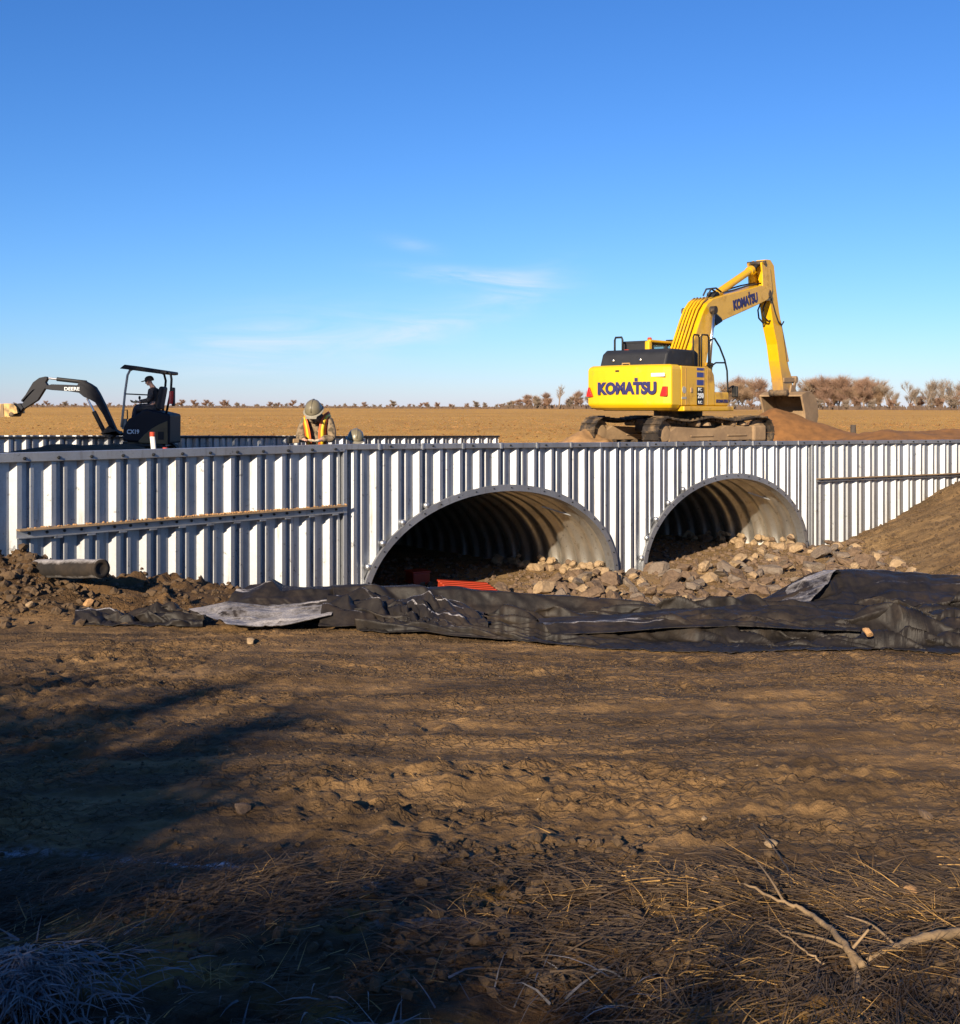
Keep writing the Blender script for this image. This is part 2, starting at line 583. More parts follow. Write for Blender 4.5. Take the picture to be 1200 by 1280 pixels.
# ------------------------------------------------------------------ terrain
def ground_zr(x, y, rough=True):
    x, y = np.asarray(x, float), np.asarray(y, float)
    yy = y + .22 * fbm(x * .9, y * 0 + 3.1, 5, 3)
    z = np.interp(yy, [-60, 2.2, 3.1, 3.75, 4.15, 6, 9, 10.5, 13, 17, 80],
                  [-1.6, -1.50, -1.53, -1.60, -1.69, -1.76, -1.95, -2.05, -2.18, -2.28, -2.3])
    c = S(12.4, 15.6, y) * S(-5.0, -1.8, x)
    z = z * (1 - c) + (-3.15) * c
    m = np.clip(-3.2 + .375 * (x - 8.15 + .5 * fbm(x * .6, y * .6, 71, 3)), -9, -1.1) - np.clip(17.5 - y, 0, 9) * .35
    z = np.maximum(z, np.where(y > 9, m, -9))
    # spoil heap by the left wing wall
    z = z + .62 * np.exp(-((x + 5.75) / 1.35) ** 2 - ((y - 11.9) / .95) ** 2) * (1 + .7 * fbm(x * 1.7, y * 1.7, 31, 3))
    z = z + .16 * np.exp(-((x + 3.5) / 1.6) ** 2 - ((y - 12.6) / 1.0) ** 2) * (1 + .8 * fbm(x * 1.7, y * 1.7, 33, 3))
    u, n = wall_un(x, y)
    # under the road fill the streambed runs on through both pipes
    inside = (u > -7.3) & (u < 24)
    zb = np.minimum(z, -3.2)
    zb = np.where(inside, zb, -1.32)
    zf = -1.25 + np.clip(y - 43, 0, 270) * .0047 - .0034 * x * np.clip(y / 300, 0, 1)
    zf = zf + .10 * fbm(x * .05, y * .05, 41, 4) * S(40, 80, y)
    zf = zf - np.clip(y - 330, 0, 2000) * .02
    t = S(-.12, -.35, n)
    z = z * (1 - t) + zb * t
    t = S(-13.7, -14.3, n)
    z = z * (1 - t) + zf * t
    if rough:
        front = (n > -.4)
        for yc, wd_ in ((6.35, .20), (7.55, .22), (8.6, .20)):       # churned marks left by crawler tracks
            dy = y - yc - .25 * vn(x * .25, x * 0 + yc, 73)
            m_ = np.exp(-(dy / wd_) ** 4) * S(-.15, .2, fbm(x * .6, y * .6, 75, 2))
            bar = np.clip(np.sin(2 * PI * (x + .35 * np.abs(dy)) / .21) * 2.2, -1, 1)
            z = z + m_ * (.011 * bar - .012) * (.5 + 1.2 * (vn(x * 3, y * 3, 79) + .5))
        lump = S(10.8, 12.2, y) * S(17, 14, y) * S(-.4, -2.4, x)
        road = fbm(x * .7, y * 1.5, 51, 4) * .05
        road = road + vn(x * 1.1, y * 5.5, 57) * .028 * S(4.3, 5.2, y)
        cl = fbm(x * 5.5, y * 5.5, 61, 4, .6)
        cl = np.maximum(cl, -.05)
        near = S(4.35, 3.5, yy)
        bil = np.abs(fbm(x * 10.5, y * 10.5, 111, 3, .6)) - .12
        patch = S(-.05, .25, fbm(x * .8, y * .8, 63, 3))
        z = z + front * bil * (.018 + .016 * patch) * S(13, 9, y) * S(2.6, 3.6, y)
        z = z + front * (road + cl * (.016 + .022 * patch - .008 * near + .17 * lump) + front * (.010 + .020 * patch) * np.maximum(fbm(x * 11, y * 11, 69, 2, .8), -.12) * S(13, 7, y))
        z = z + (n < -14) * fbm(x * .5, y * .5, 67, 4) * .10 * S(200, 60, y)
    return z


def gz(x, y):
    return float(ground_zr(np.array([x]), np.array([y]))[0]) + EYE


def axis(parts):
    out = []
    for a, b, n in parts:
        out.append(np.linspace(a, b, n, endpoint=False))
    out.append(np.array([parts[-1][1]]))
    return np.concatenate(out)


def geo(a, b, n):
    return np.geomspace(a, b, n)


xs = np.concatenate([-geo(8, 900, 60)[::-1][:-1], axis([(-8, -3.4, 80), (-3.4, 3.6, 360), (3.6, 9, 110), (9, 14, 60)])[:-1], geo(14, 900, 64)])
ys = np.concatenate([axis([(-60, 0, 20), (0, 2.4, 24), (2.4, 6, 200), (6, 10, 160), (10, 14, 90), (14, 20, 80), (20, 28, 80), (28, 46, 60)])[:-1], geo(46, 1200, 90)])
GX, GY = np.meshgrid(xs, ys)
GZ = ground_zr(GX, GY)
gu, gn = wall_un(GX, GY)
A_grass = S(-14.2, -15.2, gn + .8 * fbm(GX * .4, GY * .4, 81, 3))
A_grass = np.maximum(A_grass, .35 * S(4.2, 3.6, GY) * S(.0, .3, fbm(GX * 3, GY * 3, 83, 3)))
A_sand = (.50 + .50 * S(9.6, 8.0, GX)) * S(13.5, 16.5, GY) * S(-3, 0, GX) * (1 - A_grass) * np.clip(.75 + .8 * fbm(GX * .8, GY * .8, 87, 3), 0, 1)
frn = fbm(GX * 1.6, GY * 4.2, 91, 4)
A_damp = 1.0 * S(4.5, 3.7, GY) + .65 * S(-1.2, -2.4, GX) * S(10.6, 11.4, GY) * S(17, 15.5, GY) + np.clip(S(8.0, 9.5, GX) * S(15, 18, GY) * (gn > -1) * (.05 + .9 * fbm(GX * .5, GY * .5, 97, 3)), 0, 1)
A_frost = np.exp(-((GX + 1.35) / .75) ** 2 - ((GY - 4.12) / .16) ** 2) * S(.0, .22, frn) + \
    .55 * np.exp(-((GX - .1) / 1.0) ** 2 - ((GY - 3.75) / .35) ** 2) * S(.1, .35, frn)
frs = S(-.22, .10, fbm(GX * 7, GY * 22, 93, 3))
A_frost = A_frost + frs * 1.5 * np.exp(-((GX + 1.22) / .10) ** 2 - ((GY - 4.17 - .05 * (GX + 1.2)) / .030) ** 2) + frs * 1.5 * np.exp(-((GX + 1.02) / .13) ** 2 - ((GY - 4.11 + .12 * (GX + 1.0)) / .026) ** 2) + frs * .5 * np.exp(-((GX + 1.75) / .28) ** 2 - ((GY - 4.22) / .03) ** 2)
A_frost = A_frost + .7 * S(-1.0, -1.6, GX) * S(3.4, 2.9, GY) * S(-.1, .3, frn)
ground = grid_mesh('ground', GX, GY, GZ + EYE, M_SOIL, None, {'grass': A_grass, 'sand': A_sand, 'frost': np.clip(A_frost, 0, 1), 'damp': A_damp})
tag(ground, kind='structure')

# road fill between the two headwalls
FW0 = Vector((-11.1, 27.3))
FWD = Vector((math.cos(R(46)), math.sin(R(46))))
FWN = Vector((math.sin(R(46)), -math.cos(R(46))))
us = np.linspace(-7.4, 24, 150)
vs = np.linspace(0, 1, 80)
PX = np.zeros((80, 150))
PY = np.zeros((80, 150))
for j, uu in enumerate(us):
    if uu < 0:
        a = LC + DL * uu
    elif uu < WLEN:
        a = LC + DC * uu
    else:
        a = RC + DR * (uu - WLEN)
    nn = NL if uu < 0 else (NC if uu < WLEN else NR)
    a = a - nn * .06
    bpt = LC + DC * uu - NC * 14.0
    PX[:, j] = a.x + (bpt.x - a.x) * vs
    PY[:, j] = a.y + (bpt.y - a.y) * vs
PZ = -1.25 + .10 * fbm(PX * .5, PY * .5, 101, 4) + .05 * fbm(PX * 2.5, PY * 2.5, 103, 3)
PZ -= .32 * S(1.6, .5, np.hypot(PX + 2.6, PY - 18.4) * .5)      # dug out where the two workers are
fill = grid_mesh('road_fill', PX, PY, PZ + EYE, M_SOIL, None,
                 {'grass': .0 * PX, 'sand': np.clip(.6 + fbm(PX * .3, PY * .3, 107, 3), 0, 1), 'frost': 0 * PX})
tag(fill, kind='structure')


def pad_z(x, y):
    return EYE - 1.25 + float(.10 * fbm(np.array([x * .5]), np.array([y * .5]), 101, 4)[0] + .05 * fbm(np.array([x * 2.5]), np.array([y * 2.5]), 103, 3)[0])


# ------------------------------------------------------------------ corrugated walls
PROF = [(0, 0), (.30, 0), (.445, .088), (.585, .088), (.665, -.004), (.795, -.004), (.866, .050), (.962, .050), (1.0, 0)]


def sheet_wall(name, org, d, n, length, ztop, zbot, mat, parent, phase=0, arches=(), depth=1.0):
    """corrugated sheet standing along d from org; ztop(u) heights below eye"""
    S_, N_ = [], []
    k = int(length / PITCH) + 3
    for i in range(-1, k):
        for s, h in PROF[:-1]:
            S_.append((i + s) * PITCH + phase)
            N_.append(h * depth)
    S_, N_ = np.array(S_), np.array(N_)
    keep = (S_ > 0) & (S_ < length)
    s_in, n_in = S_[keep], N_[keep]
    s0 = np.concatenate([[0], s_in, [length]])
    n0 = np.interp(s0, S_, N_)
    # finer columns where an arch is cut
    fine = []
    for (c, a) in arches:
        fine += list(np.linspace(c - a - .05, c + a + .05, 141))
    ss = np.unique(np.concatenate([s0, fine])) if len(fine) else s0
    nn = np.interp(ss, s0, n0)
    vs, fs = [], []
    for s, h in zip(ss, nn):
        zb = zbot
        for ai, (c, a) in enumerate(arches):
            o = abs(s - c) / (a + .03)
            if o < 1:
                zb = max(zb, APEX[ai] + .03 - BRISE * (1 - math.sqrt(1 - o * o)))
        p = org + d * s + n * h
        vs.append((p.x, p.y, zb + EYE))
        vs.append((p.x, p.y, ztop(s) + EYE))
    for i in range(len(ss) - 1):
        fs.append((2 * i, 2 * i + 2, 2 * i + 3, 2 * i + 1))
    mb = MB()
    mb.add(vs, fs)
    return mb.build(name, mat, parent, recalc=False)


def strip_bar(mb, org, d, n, s0, s1, z0, z1, n0, n1, h):
    """box of height h hanging below z0..z1 from s0 to s1, n0..n1 proud"""
    q = []
    for s, z in ((s0, z0), (s1, z1)):
        for nn in (n0, n1):
            for zz in (z - h, z):
                p = org + d * s + n * nn
                q.append((p.x, p.y, zz + EYE))
    mb.add(q, [(0, 1, 3, 2), (4, 6, 7, 5), (0, 2, 6, 4), (1, 5, 7, 3), (2, 3, 7, 6), (0, 4, 5, 1)])


def bolt_mesh():
    mb = MB()
    mb.lathe([(.024, 0), (.024, .012), (.016, .014), (.014, .034)], seg=6)
    return mb


BOLT0 = None


def put_bolt(p, n, parent, s=1.0, name='bolt'):
    global BOLT0
    rot = Vector((n.x, n.y, 0)).to_track_quat('Z', 'Y')
    if BOLT0 is None:
        o = bolt_mesh().build(name, M_BOLT, parent)
        BOLT0 = o
    else:
        o = BOLT0.copy()
        o.name = name
        COL.objects.link(o)
        o.parent = parent
    o.location = p
    o.rotation_mode = 'QUATERNION'
    o.rotation_quaternion = rot
    o.scale = (s, s, s)
    return o


def W3(org, d, n, s, nn, zr):
    p = org + d * s + n * nn
    return Vector((p.x, p.y, zr + EYE))


# centre headwall
hw = tag(empty('headwall'), 'central corrugated steel headwall pierced by two culvert arches', 'retaining wall')


def zt_c(u):
    return float(np.interp(u, [0, 5.7, WLEN], [-.547, -.637, -.741]))


sheet_wall('wall_panel', LC, DC, NC, WLEN, lambda u: zt_c(u) - .02, -3.8, M_GALV, hw, 0, ARCH)
for (a, b_) in ((0.0, 5.7), (5.703, WLEN)):
    mb = MB()
    strip_bar(mb, LC, DC, NC, a, b_, zt_c(a), zt_c(b_), -.03, .135, .085)
    cap = mb.build('cap_channel', M_GALVC, hw, bevel=.008)
    for i in range(int(a / PITCH) + 1, int(b_ / PITCH) + 1, 2):
        s = i * PITCH + .525 * PITCH
        if s > b_ - .05:
            continue
        mb = MB()
        q = W3(LC, DC, NC, s, .143, zt_c(s) - .042)
        mb.box(q, (.045, .02, .105), Matrix.Rotation(PH_C, 3, 'Z'))
        mb.build('splice_plate', M_GALV, cap, bevel=.004)
        put_bolt(W3(LC, DC, NC, s + PITCH * .5, .135, zt_c(s) - .042), NC, cap, .8)

# left wing
wl = tag(empty('wing_wall'), 'left corrugated steel wing wall with a bolted waler half way up', 'retaining wall')
OL = LC - DL * LW


def zt_l(s):
    return float(np.interp(s, [0, LW], [-.541, -.547]))


sheet_wall('wall_panel', OL, DL, NL, LW, lambda s: zt_l(s) - .02, -3.6, M_GALV, wl, LW % PITCH - PITCH * .06)
mb = MB()
strip_bar(mb, OL, DL, NL, 0, LW - .004, zt_l(0), zt_l(LW), -.03, .14, .115)
cap = mb.build('cap_channel', M_GALVC, wl, bevel=.008)
for i in range(17):
    s = LW - (i + .45) * PITCH
    put_bolt(W3(OL, DL, NL, s, .14, zt_l(s) - .07), NL, cap, .95)
mb = MB()
WZL = -1.475
s_a, s_b = LW - 4.98, LW - .02
for (dz, n0, n1, h) in ((-.02, .094, .114, .085), (-.105, .094, .17, .012)):
    strip_bar(mb, OL, DL, NL, s_a, s_b, WZL + dz, WZL + dz, n0, n1, h)
wale = mb.build('waler_beam', M_GALVC, wl)
mb = MB()
strip_bar(mb, OL, DL, NL, s_a, s_b, WZL, WZL, .094, .21, .02)
mb.build('flange', M_MUDST, wale)
for i in range(22):
    s = s_a + .15 + i * PITCH * .52
    if s < s_b - .05:
        put_bolt(W3(OL, DL, NL, s, .114, WZL - .062), NL, wale, .85)
for i in range(11):
    s = LW - (i + .47) * PITCH
    if s_a + .1 < s < s_b:
        mb = MB()
        mb.box(W3(OL, DL, NL, s, .14, WZL - .13), (.11, .05, .03), Matrix.Rotation(PH_L, 3, 'Z'))
        mb.build('bracket', M_GALV, wale, bevel=.006)

# right wing
wr = tag(empty('wing_wall'), 'right corrugated steel wing wall half buried by the earth bank', 'retaining wall')


def zt_r(s):
    return float(np.interp(s, [0, 5, RW], [-.741, -.78, -.80]))


sheet_wall('wall_panel', RC, DR, NR, RW, lambda s: zt_r(s) - .02, -3.8, M_GALV, wr, -.06)
mb = MB()
strip_bar(mb, RC, DR, NR, .004, 5, zt_r(0), zt_r(5), -.03, .135, .08)
cap = mb.build('cap_channel', M_GALVC, wr, bevel=.008)
for i in range(11):
    put_bolt(W3(RC, DR, NR, .25 + i * PITCH, .135, zt_r(i * PITCH) - .04), NR, cap, .9)
mb = MB()
strip_bar(mb, RC, DR, NR, 5.003, RW, zt_r(5), zt_r(RW), -.03, .135, .08)
mb.build('cap_channel', M_GALVC, wr, bevel=.008)
mb = MB()
for (dz, n0, n1, h) in ((-.018, .094, .112, .05), (-.068, .094, .16, .010)):
    strip_bar(mb, RC, DR, NR, .12, RW - .6, -1.60 + dz, -1.60 + dz, n0, n1, h)
wale2 = mb.build('waler_beam', M_GALVC, wr)
mb = MB()
strip_bar(mb, RC, DR, NR, .12, RW - .6, -1.60, -1.60, .094, .21, .018)
mb.build('flange', M_MUDST, wale2)
for i in range(14):
    put_bolt(W3(RC, DR, NR, .3 + i * PITCH, .112, -1.642), NR, wale2, .7)

# seam posts where the walls join
for org, n, d in ((LC, NC, DC), (RC, NC, DC)):
    mb = MB()
    zz = -.55 if org is LC else -.75
    p = org + n * .075 + d * (.02 if org is LC else -.03)
    mb.box((p.x, p.y, EYE + (zz - 3.6) / 2), (.07, .09, 3.6 + zz), Matrix.Rotation(PH_C, 3, 'Z'))
    mb.build('corner_post', M_GALV, hw, bevel=.01)

# far headwall on the other side of the road
fh = tag(empty('headwall'), 'far corrugated steel headwall beyond the road fill, seen behind the small digger', 'retaining wall')
OF = FW0 - FWD * 5.0
FL = 5 + 16.86


def zt_f(s):
    return float(np.interp(s, [0, 5, FL], [-.60, -.63, -.957]))


sheet_wall('wall_panel', OF, FWD, FWN, FL, lambda s: zt_f(s) - .02, -2.6, M_GALV, fh, .1)
mb = MB()
strip_bar(mb, OF, FWD, FWN, 0, FL, zt_f(0) , zt_f(FL), -.03, .12, .055)
mb.build('cap_channel', M_BOLT, fh, bevel=.006)

# ------------------------------------------------------------------ culvert pipes
AX = -NC
CLEN = 13.4


def arch_pt(ai, t, grow=0.0):
    """t in 0..1 from left foot over the crown to the right foot: (offset, zr)"""
    c, a = ARCH[ai]
    if t < .12:
        return -(a + grow), APEX[ai] - BRISE - .7 * (1 - t / .12)
    if t > .88:
        return a + grow, APEX[ai] - BRISE - .7 * ((t - .88) / .12)
    th = PI * (1 - (t - .12) / .76)
    return (a + grow) * math.cos(th), APEX[ai] - BRISE + (BRISE + grow) * math.sin(th)


for ai in range(2):
    c, a = ARCH[ai]
    cv = tag(empty('culvert'), ('left steel arch culvert, the wider one with red debris lying in its mouth',
                                'right steel arch culvert, the farther one with sand banked in its mouth')[ai], 'culvert')
    nt_, nd = 72, int(CLEN / .042)
    X_ = np.zeros((nd, nt_)); Y_ = np.zeros((nd, nt_)); Z_ = np.zeros((nd, nt_))
    for i in range(nd):
        dd = -.02 + i * CLEN / (nd - 1)
        ph = (dd / .40) % 1
        g = .080 * (S(.08, .30, ph) - S(.58, .80, ph))
        for j in range(nt_):
            o, z = arch_pt(ai, j / (nt_ - 1), float(g))
            p = LC + DC * (c + o) + AX * dd
            X_[i, j], Y_[i, j], Z_[i, j] = p.x, p.y, z + EYE
    grid_mesh('barrel', X_, Y_, Z_, M_BARREL, cv)
    mb = MB()
    ring = []
    NS = 64
    for j in range(NS + 1):
        t = j / NS
        for (g, nn) in ((-.012, .15), (.098, .15), (.098, .105), (-.012, -.05)):
            o, z = arch_pt(ai, t, g)
            p = LC + DC * (c + o) + NC * nn
            ring.append((p.x, p.y, z + EYE))
    fs = []
    for j in range(NS):
        for k in range(4):
            aa, bb = j * 4 + k, j * 4 + (k + 1) % 4
            fs.append((aa, bb, bb + 4, aa + 4))
    mb.add(ring, fs)
    rim = mb.build('collar', M_GALVC, cv, smooth=False)
    for j in range(22):
        t = .13 + .74 * (j + .5) / 22
        o, z = arch_pt(ai, t, .045)
        p = LC + DC * (c + o) + NC * .15
        put_bolt(Vector((p.x, p.y, z + EYE)), NC, rim, .6)
    for j in range(5):       # wall sheet clips on the left haunch
        t = .16 + .05 * j
        o, z = arch_pt(ai, t, .14)
        p = LC + DC * (c + o) + NC * .11
        mb = MB()
        mb.lathe([(.02, -.05), (.05, -.03), (.05, .03), (.02, .05)], (p.x, p.y, z + EYE), 8)
        mb.build('clip', M_GALV, rim, smooth=True)
    # a welded tie hanging from the crown
    o1, z1 = arch_pt(ai, .66, -.07)
    o2, z2 = arch_pt(ai, .70, -.05)
    mb = MB()
    q1, q2 = W3(LC, DC, NC, c + o1, -.65, z1), W3(LC, DC, NC, c + o2 + .1, -.35, z2)
    mb.bar(q1, q2, .05, .02)
    mb.build('tie_strap', M_GALVC, cv)

# ------------------------------------------------------------------ stones
def rock_mesh(name, mat, seed, flat=.7, sub=2, ang=.5):
    bm = bmesh.new()
    bmesh.ops.create_icosphere(bm, subdivisions=sub, radius=1)
    rr = np.random.default_rng(seed)
    planes = [(Vector(rr.normal(size=3)).normalized(), rr.uniform(.9 - .6 * ang, .9)) for _ in range(int(16 * ang) + 3)]
    sc = (1, rr.uniform(.65, .95), flat * rr.uniform(.8, 1.2))
    for v in bm.verts:
        p = v.co.copy()
        for n, dd in planes:
            k = p.dot(n) - dd
            if k > 0:
                p -= n * k
        v.co = Vector((p.x * sc[0], p.y * sc[1], p.z * sc[2])) * (1 + .05 * rr.normal())
    me = bpy.data.meshes.new(name)
    bm.to_mesh(me)
    bm.free()
    me.materials.append(mat)
    if ang < .4:
        me.polygons.foreach_set('use_smooth', [True] * len(me.polygons))
    return me


ROCKS = [rock_mesh('riprap_rock', [M_ROCK, M_ROCK3, M_ROCK, M_ROCK2][i % 4], 200 + i, .55, 3, .9) for i in range(14)]
COBS = [rock_mesh('cobble', [M_ROCK2, M_ROCK][i % 3 == 2], 300 + i, .75, 2, .55) for i in range(8)]
PEBS = [rock_mesh('stone', [M_ROCKO, M_ROCK2, M_ROCK][i % 3], 400 + i, .6, 2, .5) for i in range(6)]


def put_rock(me, name, p, s, label, cat, group=None, rot=None):
    o = bpy.data.objects.new(name, me)
    COL.objects.link(o)
    o.location = p
    o.scale = (s, s, s)
    o.rotation_euler = rot or (random.uniform(-.5, .5), random.uniform(-.5, .5), random.uniform(0, 6.3))
    return tag(o, label, cat, group)


placed = []


def scatter_rocks(n, sampler, smin, smax, meshes, name, label, cat, group, lift=.15, gap=.75):
    k = tries = 0
    while k < n and tries < n * 40:
        tries += 1
        x, y, w = sampler()
        s = random.uniform(smin, smax) * w
        if any((x - a) ** 2 + (y - b) ** 2 < (gap * (s + c)) ** 2 for a, b, c in placed):
            continue
        placed.append((x, y, s))
        put_rock(random.choice(meshes), name, (x, y, gz(x, y) + s * lift), s, label, cat, group)
        k += 1


def samp_apron():
    u = random.uniform(1.2, 13.4)
    n = random.uniform(.15, 5.2)
    p = LC + DC * u + NC * n
    if p.x > 8.4 + (p.y - 22) * .05 or p.y < 14.6:
        return samp_apron()
    return p.x, p.y, 1


def samp_pipe(ai):
    def f():
        c, a = ARCH[ai]
        dd = random.uniform(-.1, 4.6)
        o = a - .22 - abs(random.gauss(0, .33))
        p = LC + DC * (c + o) + AX * dd
        return p.x, p.y, 1
    return f


for ai, wh in ((0, 'left'), (1, 'right')):
    for k in range(58):
        c_, a_ = ARCH[ai]
        upper = k >= 42
        dd = random.uniform(-.15, 3.2) if not upper else random.uniform(.1, 2.6)
        o_ = a_ - .10 - abs(random.gauss(0, .10 if upper else .24))
        p = LC + DC * (c_ + o_) + AX * dd
        r = random.uniform(.10, .165) if not upper else random.uniform(.075, .12)
        put_rock(random.choice(COBS), 'cobble', (p.x, p.y, gz(p.x, p.y) + (.06 if not upper else .20)), r, 'pale cobble heaped against the right side inside the %s culvert' % wh, 'stone', 'cobbles in the %s culvert' % wh)
scatter_rocks(285, samp_apron, .10, .29, ROCKS, 'riprap_rock', 'angular grey-brown rock in the riprap apron between culverts and black fabric', 'rock', 'riprap rocks', .3, .66)

# ------------------------------------------------------------------ lofted cloth
def resample(pts, n):
    pts = np.array(pts, float)
    t = np.linspace(0, len(pts) - 1, n)
    i = np.clip(np.floor(t).astype(int), 0, len(pts) - 2)
    f = (t - i)[:, None]
    p0 = pts[np.clip(i - 1, 0, len(pts) - 1)]
    p1, p2 = pts[i], pts[i + 1]
    p3 = pts[np.clip(i + 2, 0, len(pts) - 1)]
    return .5 * ((2 * p1) + (-p0 + p2) * f + (2 * p0 - 5 * p1 + 4 * p2 - p3) * f ** 2 + (-p0 + 3 * p1 - 3 * p2 + p3) * f ** 3)


def cloth(name, rows, nu, nv, amp, fs, seed, mat, label, frost_amt=1.0, gap=.012):
    """rows: lists of (px, py, d) from the near hem to the far hem; flat runs between sharp pleats"""
    rs_ = np.random.default_rng(seed)
    lo, hi = max(r[0][0] for r in rows), min(r[-1][0] for r in rows)
    tt = np.linspace(0, 1, nu)
    C = []
    for r in rows:
        q = np.array(r, float)
        pos = np.linspace(0, 1, len(q))
        px, py, dd = (np.interp(tt, pos, q[:, k]) for k in range(3))
        wig = fbm(px * .035, px * 0 + .3, seed + len(C) * 3, 3)
        C.append(np.stack([(px - CX) / F * dd, dd + .10 * wig, EYE - (py + 3.0 * wig - HY) / F * dd], -1))
    C = np.array(C)
    rowpos = np.linspace(0, 1, len(rows))
    vv = np.linspace(0, 1, nv)
    out = np.stack([np.stack([np.interp(vv, rowpos, C[:, j, k]) for j in range(nu)], 1) for k in range(3)], -1)
    X, Y, Z = out[..., 0], out[..., 1], out[..., 2]
    s = np.cumsum(np.hypot(np.gradient(X, axis=1), np.gradient(Y, axis=1)), axis=1)
    t = np.cumsum(np.sqrt(np.gradient(X, axis=0) ** 2 + np.gradient(Y, axis=0) ** 2 + np.gradient(Z, axis=0) ** 2), axis=0)
    act = np.clip(.55 + 1.6 * fbm(s * .55, s * 0 + .5, seed + 41, 2), .15, 1.3)
    d = np.zeros_like(s)
    under = np.zeros_like(s)
    frost = np.zeros_like(s)
    for k in range(8):
        big = k < 3
        th = rs_.normal(PI / 2, .16) if big else (rs_.normal(PI / 2, .45) if k < 6 else rs_.uniform(.2, PI - .2))
        fq = fs * ((.8, 1.25, 1.7)[k] if big else (2.3, 2.9, 3.8, 2.0, 5.0)[k - 3])
        w_ = .50 * fbm(s * .55 + k * 7.1, t * .9, seed + 60 + k, 2)
        x_ = (s * math.cos(th) + t * math.sin(th)) * fq + rs_.uniform() + w_
        ph = x_ - np.floor(x_)
        e = .78 if rs_.random() < .6 else .30
        saw = np.where(ph < e, ph / e, (1 - ph) / (1 - e))
        wt = S(-.20, .12, fbm(s * .7, t * 1.2, seed + 80 + k, 2)) / fq
        d = d + wt * (saw - .5)
        under = under + wt * (saw - .5) * (1 if e < .5 else -1)
        frost = np.maximum(frost, S(.90, .985, saw) * np.clip(wt * fq, 0, 1) * (1 if big else .5))
    d = amp * act * d * fs
    frost = frost_amt * frost * S(-.10, .22, fbm(s * 1.1, t * 2, seed + 51, 3))
    edge = np.minimum(1, np.minimum(vv, 1 - vv) * 9)[:, None]
    Z = Z + d * (.15 + .85 * edge)
    Y = Y + amp * act * under * fs * .9 * edge
    Z = np.maximum(Z, ground_zr(X, Y) + EYE + gap)
    o = grid_mesh(name, X, Y, Z, mat, None, {'frost': frost})
    sm = o.modifiers.new('solid', 'SOLIDIFY')
    sm.thickness = .005
    sm.offset = 1
    return tag(o, label, 'fabric')


# long low strip in front
cloth('geotextile_sheet', [
    [(450, 789, 9.75), (525, 789, 9.75), (600, 797, 9.5), (700, 806, 9.25), (800, 813, 9.05), (900, 820, 8.9), (985, 821, 8.85), (1060, 824, 8.8), (1110, 819, 8.9), (1160, 823, 8.8), (1240, 818, 8.9)],
    [(446, 783, 9.95), (525, 784, 9.95), (600, 792, 9.7), (700, 800, 9.5), (800, 804, 9.35), (900, 809, 9.2), (985, 811, 9.15), (1060, 811, 9.1), (1110, 806, 9.2), (1160, 808, 9.15), (1240, 803, 9.2)],
    [(442, 778, 10.2), (525, 776, 10.2), (600, 783, 10.0), (700, 790, 9.8), (800, 790, 9.7), (900, 790, 9.65), (985, 795, 9.6), (1060, 793, 9.6), (1110, 786, 9.6), (1160, 790, 9.6), (1240, 782, 9.6)],
    [(445, 770, 10.4), (525, 765, 10.4), (600, 771, 10.3), (700, 774, 10.15), (800, 774, 10.1), (900, 768, 10.1), (985, 770, 10.0), (1060, 775, 9.95), (1110, 772, 9.9), (1160, 776, 9.9), (1240, 766, 9.9)],
    [(445, 766, 10.6), (525, 766, 10.6), (600, 769, 10.5), (700, 770, 10.4), (800, 767, 10.4), (900, 762, 10.4), (985, 762, 10.35), (1060, 768, 10.3), (1110, 774, 10.2), (1160, 768, 10.2), (1240, 756, 10.3)],
    [(450, 785, 10.9), (525, 788, 10.9), (600, 790, 10.8), (700, 790, 10.8), (800, 788, 10.8), (900, 786, 10.8), (985, 786, 10.75), (1060, 786, 10.7), (1110, 785, 10.7), (1160, 780, 10.7), (1240, 770, 10.8)],
], 760, 140, .22, 2.0, 500, M_FAB, 'long low strip of crumpled black fabric lying along the near edge of the pile', .5)
# a loose length thrown over its middle
cloth('geotextile_sheet', [
    [(690, 793, 9.55), (760, 791, 9.5), (840, 785, 9.5), (920, 783, 9.45), (1000, 787, 9.4), (1075, 790, 9.4)],
    [(680, 783, 9.75), (760, 779, 9.7), (840, 772, 9.75), (920, 769, 9.7), (1000, 774, 9.65), (1078, 781, 9.6)],
    [(672, 774, 10.05), (760, 769, 10.05), (840, 761, 10.1), (920, 758, 10.05), (1000, 761, 10.0), (1070, 771, 9.9)],
    [(668, 776, 10.35), (760, 772, 10.35), (840, 764, 10.4), (920, 761, 10.4), (1000, 764, 10.3), (1066, 772, 10.2)],
], 400, 80, .14, 2.2, 510, M_FAB, 'loose length of black fabric folded along the middle of the pile', .7, .03)
# bunched part at the left of the strip
cloth('geotextile_sheet', [
    [(398, 783, 10.0), (440, 782, 10.0), (500, 785, 9.95), (560, 788, 9.85), (612, 795, 9.7)],
    [(402, 768, 10.2), (440, 763, 10.25), (500, 766, 10.25), (560, 770, 10.1), (610, 783, 9.95)],
    [(408, 757, 10.45), (450, 752, 10.5), (505, 757, 10.45), (535, 744, 10.5), (575, 757, 10.4), (604, 770, 10.2)],
    [(412, 752, 10.65), (455, 750, 10.7), (508, 754, 10.65), (538, 744, 10.65), (572, 755, 10.6), (606, 768, 10.5)],
    [(415, 775, 10.95), (500, 775, 10.95), (606, 780, 10.8)],
], 300, 110, .30, 2.4, 515, M_FAB, 'tightly bunched black fabric with pale creases right of the frosted flap', 1.2, .03)
